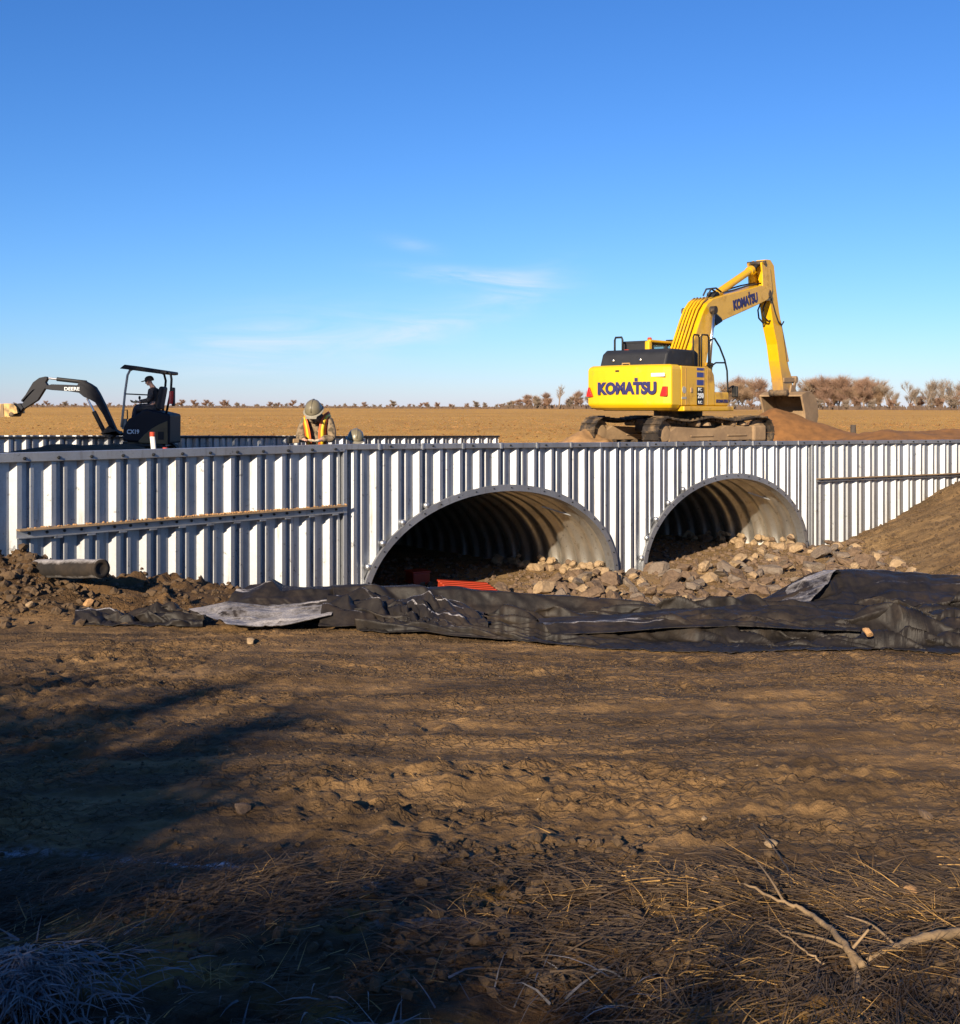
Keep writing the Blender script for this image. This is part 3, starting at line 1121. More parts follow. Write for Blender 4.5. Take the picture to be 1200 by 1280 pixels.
# standing fold behind it
cloth('geotextile_sheet', [
    [(420, 776, 10.75), (500, 778, 10.75), (600, 778, 10.75), (700, 780, 10.75), (790, 782, 10.75), (870, 785, 10.75)],
    [(418, 752, 10.9), (500, 756, 10.9), (600, 760, 10.9), (700, 765, 10.9), (790, 772, 10.9), (870, 777, 10.9)],
    [(415, 735, 11.05), (480, 734, 11.05), (560, 738, 11.05), (660, 743, 11.05), (760, 749, 11.05), (800, 753, 11.0), (868, 768, 11.0)],
    [(415, 732, 11.2), (480, 733, 11.2), (560, 737, 11.2), (660, 743, 11.2), (760, 749, 11.2), (800, 753, 11.15), (868, 766, 11.1)],
    [(420, 750, 11.8), (500, 752, 11.8), (600, 755, 11.8), (700, 758, 11.8), (790, 762, 11.7), (868, 770, 11.6)],
], 260, 60, .035, 1.3, 520, M_FAB, 'smooth standing fold of black fabric in front of the left culvert', .5)
# peaked sheet at the right
cloth('geotextile_sheet', [
    [(905, 785, 9.95), (980, 788, 9.9), (1050, 790, 9.9), (1120, 792, 9.9), (1185, 790, 9.9), (1250, 790, 9.9)],
    [(915, 771, 10.3), (980, 766, 10.25), (1050, 768, 10.2), (1120, 772, 10.2), (1185, 774, 10.2), (1250, 764, 10.2)],
    [(922, 763, 10.6), (985, 749, 10.7), (1040, 735, 10.75), (1075, 752, 10.55), (1120, 738, 10.6), (1180, 745, 10.55), (1250, 740, 10.6)],
    [(930, 761, 10.95), (985, 738, 11.1), (1018, 719, 11.2), (1040, 714, 11.2), (1072, 713, 11.15), (1120, 718, 11.1), (1192, 723, 11.1), (1250, 729, 11.0)],
    [(935, 762, 11.2), (985, 736, 11.4), (1018, 717, 11.5), (1040, 713, 11.6), (1072, 713, 11.6), (1120, 716, 11.6), (1192, 721, 11.5), (1250, 727, 11.4)],
    [(940, 790, 11.9), (985, 780, 12.2), (1030, 765, 12.5), (1110, 765, 12.6), (1192, 765, 12.5), (1250, 765, 12.4)],
], 340, 130, .24, 1.3, 540, M_FAB, 'tall peaked heap of black fabric at the right end of the pile', .5)
# flap lying over the peak's shoulder
cloth('geotextile_flap', [
    [(962, 762, 10.55), (990, 758, 10.5), (1012, 752, 10.45)],
    [(975, 746, 10.8), (1003, 738, 10.75), (1030, 730, 10.7)],
    [(992, 731, 11.05), (1018, 721, 11.05), (1046, 715, 11.0)],
    [(1004, 722, 11.3), (1030, 713, 11.35), (1060, 712, 11.3)],
], 90, 60, .04, 1.3, 545, M_FABF, 'pale frosted patch of fabric on the left shoulder of the tall peaked heap', .5, .05)
# crumpled tail on the left
cloth('geotextile_sheet', [
    [(90, 785, 10.45), (120, 787, 10.4), (160, 786, 10.4), (200, 784, 10.45), (255, 783, 10.5)],
    [(91, 775, 10.55), (125, 776, 10.5), (160, 779, 10.5), (200, 776, 10.55), (255, 777, 10.6)],
    [(94, 762, 10.8), (115, 763, 10.75), (150, 772, 10.65), (172, 770, 10.7), (193, 760, 10.8), (255, 768, 10.8)],
    [(97, 763, 10.95), (120, 764, 10.9), (160, 772, 10.8), (195, 762, 10.95), (255, 769, 10.95)],
    [(99, 778, 11.2), (125, 779, 11.2), (160, 780, 11.1), (200, 778, 11.2), (255, 778, 11.2)],
], 220, 90, .15, 2.0, 560, M_FAB, 'narrow crumpled tail of black fabric at the left end of the pile', 1.3)
# gathered hump behind the flap
cloth('geotextile_sheet', [
    [(280, 765, 10.8), (330, 768, 10.8), (380, 768, 10.75), (440, 766, 10.75)],
    [(284, 752, 11.0), (318, 748, 10.95), (360, 750, 10.95), (440, 755, 10.9)],
    [(296, 740, 11.2), (322, 734, 11.2), (340, 726, 11.25), (352, 740, 11.1), (385, 737, 11.1), (440, 738, 11.1)],
    [(305, 735, 11.4), (325, 730, 11.4), (342, 724, 11.4), (356, 732, 11.35), (385, 734, 11.35), (440, 732, 11.3)],
    [(300, 760, 11.9), (342, 757, 11.9), (380, 757, 11.9), (440, 757, 11.8)],
], 200, 90, .14, 1.8, 580, M_FAB, 'gathered hump of black fabric rising behind the frosted flap', 1.0)
# frosted flap
cloth('geotextile_flap', [
    [(284, 781, 10.05), (315, 784, 10.0), (345, 784, 10.0), (385, 776, 10.05), (415, 770, 10.15)],
    [(268, 774, 10.3), (300, 776, 10.3), (345, 775, 10.3), (392, 766, 10.4), (425, 760, 10.4)],
    [(250, 768, 10.55), (290, 764, 10.55), (340, 766, 10.55), (400, 757, 10.6), (434, 752, 10.6)],
    [(236, 762, 10.8), (285, 752, 10.8), (335, 758, 10.8), (400, 751, 10.8), (442, 747, 10.75)],
], 200, 90, .05, 1.5, 600, M_FABF, 'pale frost-covered flap of fabric folded over the left of the pile', .6, .04)

# fabric roll on the spoil heap
rc0, rc1 = P(46, 711, 12.0), P(126, 711, 11.35)
dv = (rc1 - rc0)
pts = [rc0 + dv * (i / 24) for i in range(25)]
mb = MB()
mb.tube(pts, [.098 + .004 * math.sin(i * .5) for i in range(25)], 22)
mb.lathe([(.012, 0), (.055, 0), (.060, .012), (.100, .012), (.101, -.02), (.05, -.02)], rc1 + dv.normalized() * .004, 20, dv.to_track_quat('Z', 'Y').to_matrix())
roll = mb.build('fabric_roll', M_ROLL, smooth=False)
for pf in roll.data.polygons:
    pf.use_smooth = len(pf.vertices) == 4
tag(roll, 'frosted dark roll of fabric lying on the dirt heap by the left wall', 'fabric roll')

# ------------------------------------------------------------------ debris in the culvert mouth
pl = tag(empty('plastic_pallet'), 'flat red plastic panel lying in the mouth of the left culvert', 'pallet')
c0 = P(584, 733, 18.6)
c0.z = EYE - 3.0
mb = MB()
rot = Matrix.Rotation(R(12), 3, 'Z') @ Matrix.Rotation(R(5), 3, 'Y')
for k in range(5):
    q = rot @ Vector((0, -.42 + .21 * k, .05))
    mb.box(c0 + q, (.86, .15, .03), rot)
mb.build('deck', M_ORANGE, pl, bevel=.008)
for k in (-.36, 0, .36):
    mb = MB()
    mb.box(c0 + rot @ Vector((k, 0, -.02)), (.10, .98, .09), rot)
    mb.build('runner', M_ORANGE, pl, bevel=.01)
cr = tag(empty('crate'), 'small dark red crate standing in the shade deep inside the left culvert', 'crate')
c1 = P(522, 723, 20.5)
mb = MB()
mb.box(c1, (.34, .34, .24), Matrix.Rotation(R(30), 3, 'Z'))
mb.build('box', M_ORANGE, cr, bevel=.02)
mb = MB()
mb.box(c1 + Vector((0, 0, .135)), (.37, .37, .03), Matrix.Rotation(R(30), 3, 'Z'))
mb.build('lid', M_ORANGE, cr, bevel=.01)
mb = MB()
mb.box((c1.x, c1.y, c1.z - .30), (.6, .6, .36), Matrix.Rotation(R(20), 3, 'Z'))
tag(mb.build('block', M_ROCK3, None, bevel=.05), 'dark stone block under the red crate inside the left culvert', 'block')

# ------------------------------------------------------------------ fonts
def text_mesh(s, size, thick, bold):
    cu = bpy.data.curves.new('txt', 'FONT')
    cu.body = s
    cu.size = size
    cu.extrude = thick
    cu.offset = bold
    cu.align_x = 'CENTER'
    cu.align_y = 'CENTER'
    cu.resolution_u = 4
    o = bpy.data.objects.new('txt', cu)
    COL.objects.link(o)
    dg = bpy.context.evaluated_depsgraph_get()
    me = bpy.data.meshes.new_from_object(o.evaluated_get(dg))
    bpy.data.objects.remove(o)
    bpy.data.curves.remove(cu)
    return me


def text(name, s, parent, loc, xdir, ydir, width, height, mat, bold=.03, extra=None):
    """lettering fitted to width x height, lying in the plane xdir, ydir"""
    me = text_mesh(s, 1, .01, bold)
    n = len(me.vertices)
    co = np.zeros(n * 3)
    me.vertices.foreach_get('co', co)
    co = co.reshape(-1, 3)
    lo, hi = co.min(0), co.max(0)
    xd, yd = Vector(xdir).normalized(), Vector(ydir).normalized()
    zd = xd.cross(yd)
    fx, fy = width / (hi[0] - lo[0]), height / (hi[1] - lo[1])
    L = Vector(loc)
    new = []
    for p in co:
        q = L + xd * ((p[0] - (lo[0] + hi[0]) / 2) * fx) + yd * ((p[1] - (lo[1] + hi[1]) / 2) * fy) + zd * (p[2] * .6)
        new.append(q)
    me.vertices.foreach_set('co', np.array([tuple(q) for q in new]).ravel())
    if extra:
        bm = bmesh.new()
        bm.from_mesh(me)
        for (ax, ay, w, h) in extra:
            vs_ = []
            for sx, sy in ((-1, -1), (1, -1), (1, 1), (-1, 1)):
                vs_.append(bm.verts.new(L + xd * (ax * width + sx * w * width / 2) + yd * (ay * height + sy * h * height / 2) + zd * .006))
            bm.faces.new(vs_)
        bm.to_mesh(me)
        bm.free()
    me.materials.clear()
    me.materials.append(mat)
    me.update()
    o = bpy.data.objects.new(name, me)
    COL.objects.link(o)
    o.parent = parent
    return o


# ------------------------------------------------------------------ large excavator
TH = R(50)
TT = R(38) - TH                     # undercarriage turned against the house
EO = Vector((6.10, 34.5))
EH, EL_ = Vector((math.cos(TH), math.sin(TH))), Vector((-math.sin(TH), math.cos(TH)))
EZ = -1.25
ex = tag(empty('excavator', (EO.x, EO.y, EYE + EZ), TH), 'large yellow tracked excavator digging behind the headwall, bucket in the dirt', 'excavator')


def EX(px, py, v=0.0):
    """photo direction -> (u, w) in the machine's vertical plane at lateral offset v"""
    k = (px - CX) / F
    a0 = EO + EL_ * v
    u = (k * a0.y - a0.x) / (EH.x - k * EH.y)
    d = a0.y + EH.y * u
    return u, -(py - HY) / F * d - EZ


def side(x, y, t):
    return (x, t, y)


def Z1(x, y):       # close-up of the machine -> photo pixels
    return 700 + x / 3.4286, 300 + y / 3.4286


# undercarriage
rotT = Matrix.Rotation(TT, 4, 'Z')
TRL, TRH, TRW = 5.3, 1.02, .62


def track_loop(n):
    """points and tangents round the chain, sagging on top"""
    r = TRH / 2 - .04
    hl = TRL / 2 - TRH / 2
    segs = []
    for i in range(200):
        t = i / 199
        x = hl - 2 * hl * t
        z = TRH - .04 - .09 * (math.sin(t * 2 * PI - .4) ** 2) * (1 if 0.03 < t < .97 else 0)
        segs.append((x, z))
    for i in range(1, 80):
        a = PI / 2 + PI * i / 80
        segs.append((-hl + r * math.cos(a), TRH / 2 + r * math.sin(a)))
    for i in range(200):
        segs.append((-hl + 2 * hl * i / 199, .04))
    for i in range(1, 80):
        a = -PI / 2 + PI * i / 80
        segs.append((hl + r * math.cos(a), TRH / 2 + r * math.sin(a)))
    p = np.array(segs)
    p = np.vstack([p, p[:1]])
    L = np.concatenate([[0], np.cumsum(np.hypot(*np.diff(p, axis=0).T))])
    out = []
    for i in range(n):
        s = L[-1] * i / n
        a = np.array([np.interp(s, L, p[:, 0]), np.interp(s, L, p[:, 1])])
        b2 = np.array([np.interp((s + .05) % L[-1], L, p[:, 0]), np.interp((s + .05) % L[-1], L, p[:, 1])])
        out.append((a, (b2 - a) / (np.hypot(*(b2 - a)) + 1e-9)))
    return out


def crawler(parent, v0, TRmat, n=54):
    tr = empty('crawler_track')
    tr.parent = parent
    tr.matrix_local = TRmat
    mb = MB()
    for a, t in track_loop(n):
        ang = math.atan2(t[1], t[0])
        rot = Matrix.Rotation(-ang, 3, 'Y')
        nrm = Vector((t[1], 0, -t[0]))
        c = Vector((a[0], v0, a[1]))
        mb.box(c, (.205, TRW, .03), rot)
        mb.box(c + nrm * .03 + Vector((t[0], 0, t[1])) * .06, (.022, TRW, .045), rot)
        mb.box(c - nrm * .05, (.17, .16, .08), rot)
    mb.build('track_chain', M_CHAIN, tr)
    mb = MB()
    h = TRL / 2 - .75
    mb.prism([(-h - .1, .28), (h + .15, .28), (h + .2, .5), (h - .2, .70), (.5, .74), (.3, .66), (-.5, .66), (-h + .2, .72), (-h - .15, .55)], side, v0 - .16, v0 + .16)
    mb.box((-.6, v0, .44), (1.0, .40, .06))
    mb.box((1.0, v0, .44), (.9, .40, .06))
    mb.build('track_frame', M_MUDST, tr, bevel=.03)
    for sx, nm in ((-1, 'sprocket'), (1, 'idler')):
        mb = MB()
        rt = Matrix.Rotation(PI / 2, 3, 'X')
        mb.lathe([(.10, -.17), (.20, -.16), (.30, -.06), (.40, -.05), (.40, .05), (.30, .06), (.20, .16), (.10, .17)], (sx * (TRL / 2 - .52), v0, TRH / 2), 24, rt)
        mb.build(nm, M_MUDST, tr, smooth=False, bevel=.01)
    mb = MB()
    mb.box((TRL / 2 - .62, v0 - .02, TRH / 2 - .02), (.62, .44, .50))
    mb.build('idler_guard', M_MUDST, tr, bevel=.07)
    for k in range(8):
        mb = MB()
        mb.lathe([(.06, -.2), (.11, -.18), (.11, .18), (.06, .2)], (-1.62 + k * .46, v0, .20), 12, Matrix.Rotation(PI / 2, 3, 'X'))
        mb.build('track_roller', M_CHAIN, tr)
    for k in (-.75, .85):
        mb = MB()
        mb.lathe([(.05, -.2), (.09, -.18), (.09, .18), (.05, .2)], (k, v0, .80), 12, Matrix.Rotation(PI / 2, 3, 'X'))
        mb.build('carrier_roller', M_MUDST, tr)
    for (a, b_) in ((-.3, .25), (1.35, .2)):      # lumps of mud dropped on the frame
        mb = MB()
        mb.lathe([(.02, 0), (.17, .02), (.14, .10), (.05, .15)], (a, v0 - .05, .72), 7)
        mb.build('mud_lump', M_MUDST, tr)
    return tr


crawler(ex, -1.30, rotT)
crawler(ex, 1.30, rotT)
mb = MB()
mb.box((0, 0, .72), (1.7, 2.1, .42), Matrix.Rotation(TT, 3, 'Z'))
mb.build('centre_frame', M_CHAIN, ex, bevel=.08)
mb = MB()
mb.lathe([(.72, .9), (.74, .95), (.74, 1.2), (.7, 1.22)], seg=36)
mb.build('turntable', M_CHAIN, ex)
mb = MB()
mb.box2((-2.2, -1.3, 1.18), (.9, 1.3, 1.32))
mb.build('deck', M_BLACK, ex, bevel=.03)

# counterweight
HT = 2.50
plan = []
for i in range(13):
    v = -1.42 + 2.84 * i / 12
    plan.append((-2.98 + .16 * (abs(v) / 1.42) ** 3, v))
plan = [(-2.30, -1.42)] + plan + [(-2.30, 1.42)]
mb = MB()
n = len(plan)
lv = [(1.20, .22), (1.27, .08), (1.36, .0), (2.36, .0), (2.45, .03), (HT, .12)]
vv, ff = [], []
for z, ins in lv:
    for (u, v) in plan:
        vv.append((u + ins * (1 if u < -2.4 else 0), v * (1 - ins * .5), z))
for i in range(len(lv) - 1):
    for k in range(n):
        a, b_ = i * n + k, i * n + (k + 1) % n
        ff.append((a, b_, b_ + n, a + n))
ff.append(tuple(range(n))[::-1])
ff.append(tuple((len(lv) - 1) * n + k for k in range(n)))
mb.add(vv, ff)
cw = mb.build('counterweight', M_YELC, ex, bevel=.05, seg=3, smooth=False)
# lettering on its rear face (reads left to right seen from behind: from +v to -v)
text('lettering', 'KOMATSU', cw, (-2.995, -.04, 1.83), (0, -1, 0), (0, 0, 1), 1.98, .37, M_NAVY, .06, [(.165, .66, .055, .26)])
for v, nm in ((1.28, 0), (-1.22, 1)):
    mb = MB()
    y0 = 1.60
    uu = -2.90 if nm == 0 else -2.91
    w = .11
    mb.prism([(v - w, y0), (v + w, y0), (v + w * (.35 if nm == 0 else 1), y0 + .27), (v - w * (1 if nm == 1 else -.3), y0 + .27)] if nm == 0 else
             [(v - w, y0), (v + w, y0), (v + w * .2, y0 + .27), (v - w, y0 + .27)], lambda x, y, t: (t, x, y), uu - .045, uu + .05)
    mb.build('reflector', M_RED, cw, bevel=.01)
mb = MB()
mb.box((-2.955, -1.06, 2.20), (.02, .44, .10))
mb.build('warning_decal', M_WHITE, cw)
mb = MB()
mb.tube([(-2.60, .35, 2.50), (-2.60, .35, 2.56), (-2.60, .10, 2.56), (-2.60, .10, 2.50)], .022, 6)
mb.build('lifting_eye', M_YELD, cw)
mb = MB()
mb.box((-2.97, .28, 2.33), (.03, .13, .05))
mb.build('step_slot', M_BLACK, cw)

# side housings
mb = MB()
fu = EX(894, 470, -1.42)[0]
mb.prism([(-2.28, 1.32), (fu, 1.32), (fu, 1.95), (fu - .06, 2.25), (fu - .22, 2.42), (fu - .42, 2.47), (-2.28, 2.47)], side, -1.42, -.42)
hs = mb.build('side_housing', M_YEL, ex, bevel=.04, seg=3)
for uu in (-2.02, -.72 + fu, fu - .48):
    mb = MB()
    mb.box((uu, -1.424, 1.88), (.018, .012, 1.06))
    mb.build('panel_seam', M_YELD, hs)
mb = MB()
fu2 = EX(912, 490, -1.42)[0]
mb.box2((fu + .004, -1.40, 1.32), (fu2, -.55, 1.74))
tb = mb.build('tool_box', M_YEL, ex, bevel=.04)
text('lettering', 'KOMATSU', tb, ((fu + fu2) / 2, -1.408, 1.47), (1, 0, 0), (0, 0, 1), (fu2 - fu) * .8, .10, M_NAVY, .04)
mb = MB()
mb.box2((-2.25, -1.50, 1.17), (fu2 + .12, -.6, 1.315))
mb.build('side_skirt', M_YEL, ex, bevel=.03)
# decal column
du = EX(887, 480, -1.42)[0] - .02
du0, du1 = EX(871, 480, -1.42)[0], EX(880, 480, -1.42)[0]
dm, dw = (du0 + du1) / 2, (du1 - du0)
mb = MB()
for (z0, z1) in ((2.36, 2.43), (2.16, 2.30), (1.93, 2.08)):
    mb.box((dm, -1.423, (z0 + z1) / 2), (dw, .012, z1 - z0))
mb.build('stripe_decal', M_BLUEDEC, hs)
mb = MB()
mb.box((dm, -1.423, 1.61), (dw, .012, .52))
dec = mb.build('model_decal', M_BLACK, hs)
text('lettering', 'PC', dec, (dm - .04, -1.432, 1.80), (1, 0, 0), (0, 0, 1), dw * .5, .10, M_WLET, .04)
text('lettering', '290', dec, (dm, -1.432, 1.62), (1, 0, 0), (0, 0, 1), dw * .8, .16, M_WLET, .04)
text('lettering', 'LC', dec, (dm - .03, -1.432, 1.43), (1, 0, 0), (0, 0, 1), dw * .5, .09, M_WLET, .04)
mb = MB()
su = EX(855, 487, -1.42)[0]
mb.lathe([(.10, -.006), (.10, .006)], (su, -1.424, 1.78), 18, Matrix.Rotation(PI / 2, 3, 'X'))
mb.box((su, -1.424, 1.55), (.26, .012, .06))
mb.build('round_decal', M_GREYDEC, hs)
mb = MB()
mb.box((EX(864, 485, -1.42)[0], -1.43, 1.78), (.10, .03, .14))
mb.build('door_latch', M_YELD, hs, bevel=.01)

mb = MB()
mb.box2((-2.28, -.40, 1.32), (-.35, 1.40, 2.46))
mb.build('engine_housing', M_YEL, ex, bevel=.04)
mb = MB()
mb.prism([(-2.50, 2.47), (-.55, 2.47), (-.55, 2.90), (-.75, 2.98), (-2.15, 2.98), (-2.35, 2.86)], side, -1.02, 1.22)
hd = mb.build('engine_hood', M_HOOD, ex, bevel=.06, seg=3)
for v in (.75, -.18):
    mb = MB()
    mb.lathe([(.03, 0), (.035, .02), (.015, .03)], (-2.46, v, 2.66), 10, Matrix.Rotation(-PI / 2, 3, 'Y'))
    mb.build('hood_catch', M_CHROME, hd)

# cab
cb = empty('cab')
cb.parent = ex
CU0, CU1, CV0, CV1, CZ0, CZ1 = -.98, .95, .42, 1.40, 1.32, 3.32
mb = MB()
for (u, v) in ((CU0 + .06, CV0 + .05), (CU0 + .06, CV1 - .05), (CU1 - .25, CV0 + .05), (CU1 - .25, CV1 - .05), (.05, CV0 + .05), (.05, CV1 - .05)):
    mb.bar((u, v, CZ0), (u, v, CZ1 - .1), .10, .12)
mb.build('cab_frame', M_BLACK, cb, bevel=.02)
mb = MB()
mb.bar((CU0 + .02, CV0 + .05, 2.4), (CU0 + .02, CV0 + .05, CZ1 - .02), .19, .17)
mb.bar((CU0 - .02, CV0 + .02, CZ1 - .02), (CU1 - .2, CV0 + .02, CZ1 - .02), .14, .09)
mb.build('corner_pillar', M_YEL, cb, bevel=.05, seg=3)
mb = MB()
mb.box2((CU0, CV0, CZ1 - .10), (CU1 - .12, CV1, CZ1))
mb.build('cab_roof', M_HOOD, cb, bevel=.04)
mb = MB()
mb.box2((CU0 + .03, CV0 + .1, 2.45), (CU0 + .06, CV1 - .1, 2.98))
mb.box2((CU0 + .15, CV0 + .03, 2.45), (CU1 - .3, CV0 + .05, CZ1 - .12))
mb.box2((CU0 + .15, CV1 - .05, 2.1), (CU1 - .3, CV1 - .03, CZ1 - .12))
mb.build('window_glass', M_GLASS, cb)
mb = MB()
mb.box2((CU0 - .01, CV0 + .1, 2.98), (CU0 + .06, CV1 - .02, CZ1 - .08))
mb.box2((CU0 - .01, CV1 - .30, 2.45), (CU0 + .06, CV1 - .02, 2.98))
mb.build('rear_guard', M_HOOD, cb, bevel=.01)
mb = MB()
mb.box2((CU0 + .1, CV0 + .02, CZ0), (CU1 - .2, CV1 - .02, 2.1))
mb.build('cab_body', M_YEL, cb, bevel=.04)
mb = MB()
mb.box2((-.45, .68, 2.1), (.1, 1.15, 2.3))
mb.box((-.5, .91, 2.6), (.14, .45, .75), Matrix.Rotation(R(-8), 3, 'Y'))
mb.build('seat', M_RUB, cb, bevel=.06)
mb = MB()
mb.lathe([(.07, 0), (.07, .10), (.05, .13)], (-.35, .80, CZ1), 14)
mb.build('beacon', M_ORANGE, cb)
mb = MB()
mb.box((.45, .55, CZ1 + .04), (.16, .22, .09))
mb.build('roof_light', M_BLACK, cb, bevel=.02)
mb = MB()
g0, g1 = EX(768.5, 437, 1.42), EX(776.5, 437, 1.30)
mb.tube([(g0[0], 1.42, 2.45), (g0[0], 1.42, 3.34), (g0[0], 1.39, 3.42), (g0[0], 1.17, 3.42), (g0[0], 1.14, 3.34), (g0[0], 1.14, 2.9)], .032, 8)
mb.build('rear_grab_rail', M_BLACK, ex, smooth=True)
mb = MB()
mb.box((g0[0] + .1, 1.05, 2.98), (.10, .16, .14))
mb.build('rear_lamp', M_ORANGE, ex, bevel=.03)

# boom ------------------------------------------------------------
HB = .34


def poly_side(pts, v):
    return [EX(*Z1(x, y), v) for x, y in pts]


bo = poly_side([(540, 528), (556, 480), (575, 425), (597, 355), (615, 305), (632, 272), (655, 252), (700, 238), (780, 218), (862, 194),
                (893, 200), (903, 225), (893, 255), (862, 272), (790, 305), (720, 336), (690, 350), (668, 368), (652, 392), (642, 430), (628, 528)], -HB)
# foot runs down to its pin
fo = [(-.10 + bo[0][0] * .0 + bo[0][0] + .05, 1.75), (bo[-1][0] - .1, 1.72)]
prof = [fo[0]] + bo + [fo[1]]
mb = MB()
mb.prism(prof, side, -HB, HB)
boom = mb.build('boom', M_YEL, ex, bevel=.025)
t0, t1 = EX(*Z1(742, 285), -HB), EX(*Z1(846, 248), -HB)
ta = Vector((t1[0] - t0[0], 0, t1[1] - t0[1]))
tc = Vector(((t0[0] + t1[0]) / 2, -HB - .006, (t0[1] + t1[1]) / 2 + .06))
text('lettering', 'KOMATSU', boom, tc + Vector((0, 0, -.03)), ta, Vector((-ta.z, 0, ta.x)), ta.length * 1.0, .34, M_NAVY, .06, [(.165, .66, .055, .26)])
# gusset plate under the knee
gp = poly_side([(668, 366), (648, 300), (690, 338), (693, 349)], -HB)
mb = MB()
mb.prism(gp, side, -HB - .03, -HB - .003)
mb.build('gusset', M_HOOD, boom)
# hydraulic lines along the back of the boom
for k, vv_ in enumerate((.26, .15, .04, -.08, -.20)):
    pts = []
    for (x, y) in [(537, 500), (556, 470), (572, 420), (594, 350), (612, 300), (632, 268), (655, 250)]:
        u, w = EX(*Z1(x, y), -HB)
        pts.append((u - .10, vv_, w + .02 + .01 * (k % 2)))
    mb = MB()
    mb.tube(pts, .036, 8)
    mb.build('hydraulic_line', M_YEL, boom, smooth=True)
pts = []
for (x, y) in [(655, 250), (690, 228), (740, 218), (800, 200), (860, 188)]:
    u, w = EX(*Z1(x, y), -.1)
    pts.append((u, -.1, w + .02))
mb = MB()
mb.tube(pts, .028, 6)
mb.tube([(p[0], .12, p[2] + .03) for p in pts], .028, 6)
mb.build('hydraulic_hose', M_RUB, boom, smooth=True)
pts = [EX(*Z1(x, y), -.3) for x, y in [(635, 235), (648, 208), (668, 206), (690, 222)]]
mb = MB()
mb.tube([(u, -.3, w) for u, w in pts], .03, 6)
mb.tube([(u + .05, -.1, w) for u, w in pts], .03, 6)
mb.build('hydraulic_hose', M_RUB, boom, smooth=True)
# boom cylinders
for v in (-.50, .50):
    a = EX(*Z1(652, 300), -.45)
    b_ = EX(*Z1(612, 530), -.45)
    A, B_ = Vector((a[0], v, a[1])), Vector((b_[0] + .15, v, 1.55))
    mid = A + (B_ - A) * .62
    cy = empty('boom_cylinder')
    cy.parent = ex
    mb = MB()
    mb.tube([mid, B_], .105, 14)
    mb.tube([mid - (B_ - A).normalized() * .05, mid + (B_ - A).normalized() * .06], .125, 14)
    mb.build('cylinder_barrel', M_YEL, cy, smooth=False)
    mb = MB()
    mb.tube([A, mid], .055, 14)
    mb.build('piston_rod', M_CHROME, cy, smooth=True)
    mb = MB()
    mb.lathe([(.12, -.09), (.12, .09)], A, 16, Matrix.Rotation(PI / 2, 3, 'X'))
    mb.build('rod_eye', M_CHAIN, cy)
# arm (stick)
def SP(x, y, v=-.22):
    return EX(*Z1(x, y), v)


HS = .205
st = [SP(888, 83), SP(905, 85), SP(920, 110), SP(928, 195), SP(941, 301), SP(958, 398), SP(974, 520), SP(992, 575), SP(1002, 640),
      SP(985, 660), SP(960, 658), SP(954, 600), SP(941, 520), SP(932, 447), SP(917, 374), SP(905, 290), SP(896, 194), SP(892, 130)]
mb = MB()
mb.prism(st, side, -HS, HS)
arm = mb.build('arm', M_ARM, ex, bevel=.025)
# bracket plates at the arm's head
for v in (-HS - .04, HS + .04):
    mb = MB()
    q = [SP(858, 96), SP(882, 84), SP(895, 120), SP(905, 210), SP(895, 260), SP(872, 262), SP(864, 210), SP(862, 140)]
    mb.prism(q, side, v - .03, v + .03)
    mb.build('arm_bracket', M_YEL, arm, bevel=.01)
for (x, y, r) in ((886, 232, .15), (868, 97, .07), (962, 655, .12)):
    u, w = SP(x, y)
    mb = MB()
    mb.lathe([(r * .6, -HS - .14), (r, -HS - .13), (r, HS + .13), (r * .6, HS + .14)], (u, 0, w), 18, Matrix.Rotation(PI / 2, 3, 'X'))
    mb.build('pin', M_CHAIN, arm)
pts = [SP(893, 235), SP(908, 270), SP(918, 310), SP(932, 350), SP(946, 365), SP(955, 350)]
mb = MB()
mb.tube([(u, -HS - .05, w) for u, w in pts], .026, 6)
mb.build('hydraulic_hose', M_RUB, arm, smooth=True)
pts = [SP(866, 270, 0), SP(854, 300, 0), SP(858, 335, 0), SP(876, 355, 0), SP(893, 350, 0)]
mb = MB()
mb.tube([(u, .05, w) for u, w in pts], .03, 6)
mb.tube([(u + .04, -.12, w + .05) for u, w in pts], .03, 6)
mb.build('hydraulic_hose', M_RUB, arm, smooth=True)
# arm cylinder on top of the boom
a, b_ = EX(*Z1(862, 98), 0), EX(*Z1(640, 238), 0)
A, B_ = Vector((a[0], 0, a[1])), Vector((b_[0] + .25, 0, b_[1]))
ac = empty('arm_cylinder')
ac.parent = ex
d_ = (B_ - A).normalized()
mid = A + (B_ - A) * .22
mb = MB()
mb.tube([mid, B_ - d_ * .1], .125, 16)
mb.tube([mid - d_ * .02, mid + d_ * .20], .15, 16)
mb.build('cylinder_barrel', M_YEL, ac)
mb = MB()
mb.tube([A, mid], .065, 14)
mb.build('piston_rod', M_HOOD, ac, smooth=True)
mb = MB()
mb.lathe([(.14, -.16), (.14, .16)], B_, 16, Matrix.Rotation(PI / 2, 3, 'X'))
mb.box(B_ + Vector((.1, 0, -.12)), (.35, .3, .25))
mb.build('cylinder_bracket', M_BLACK, ac)
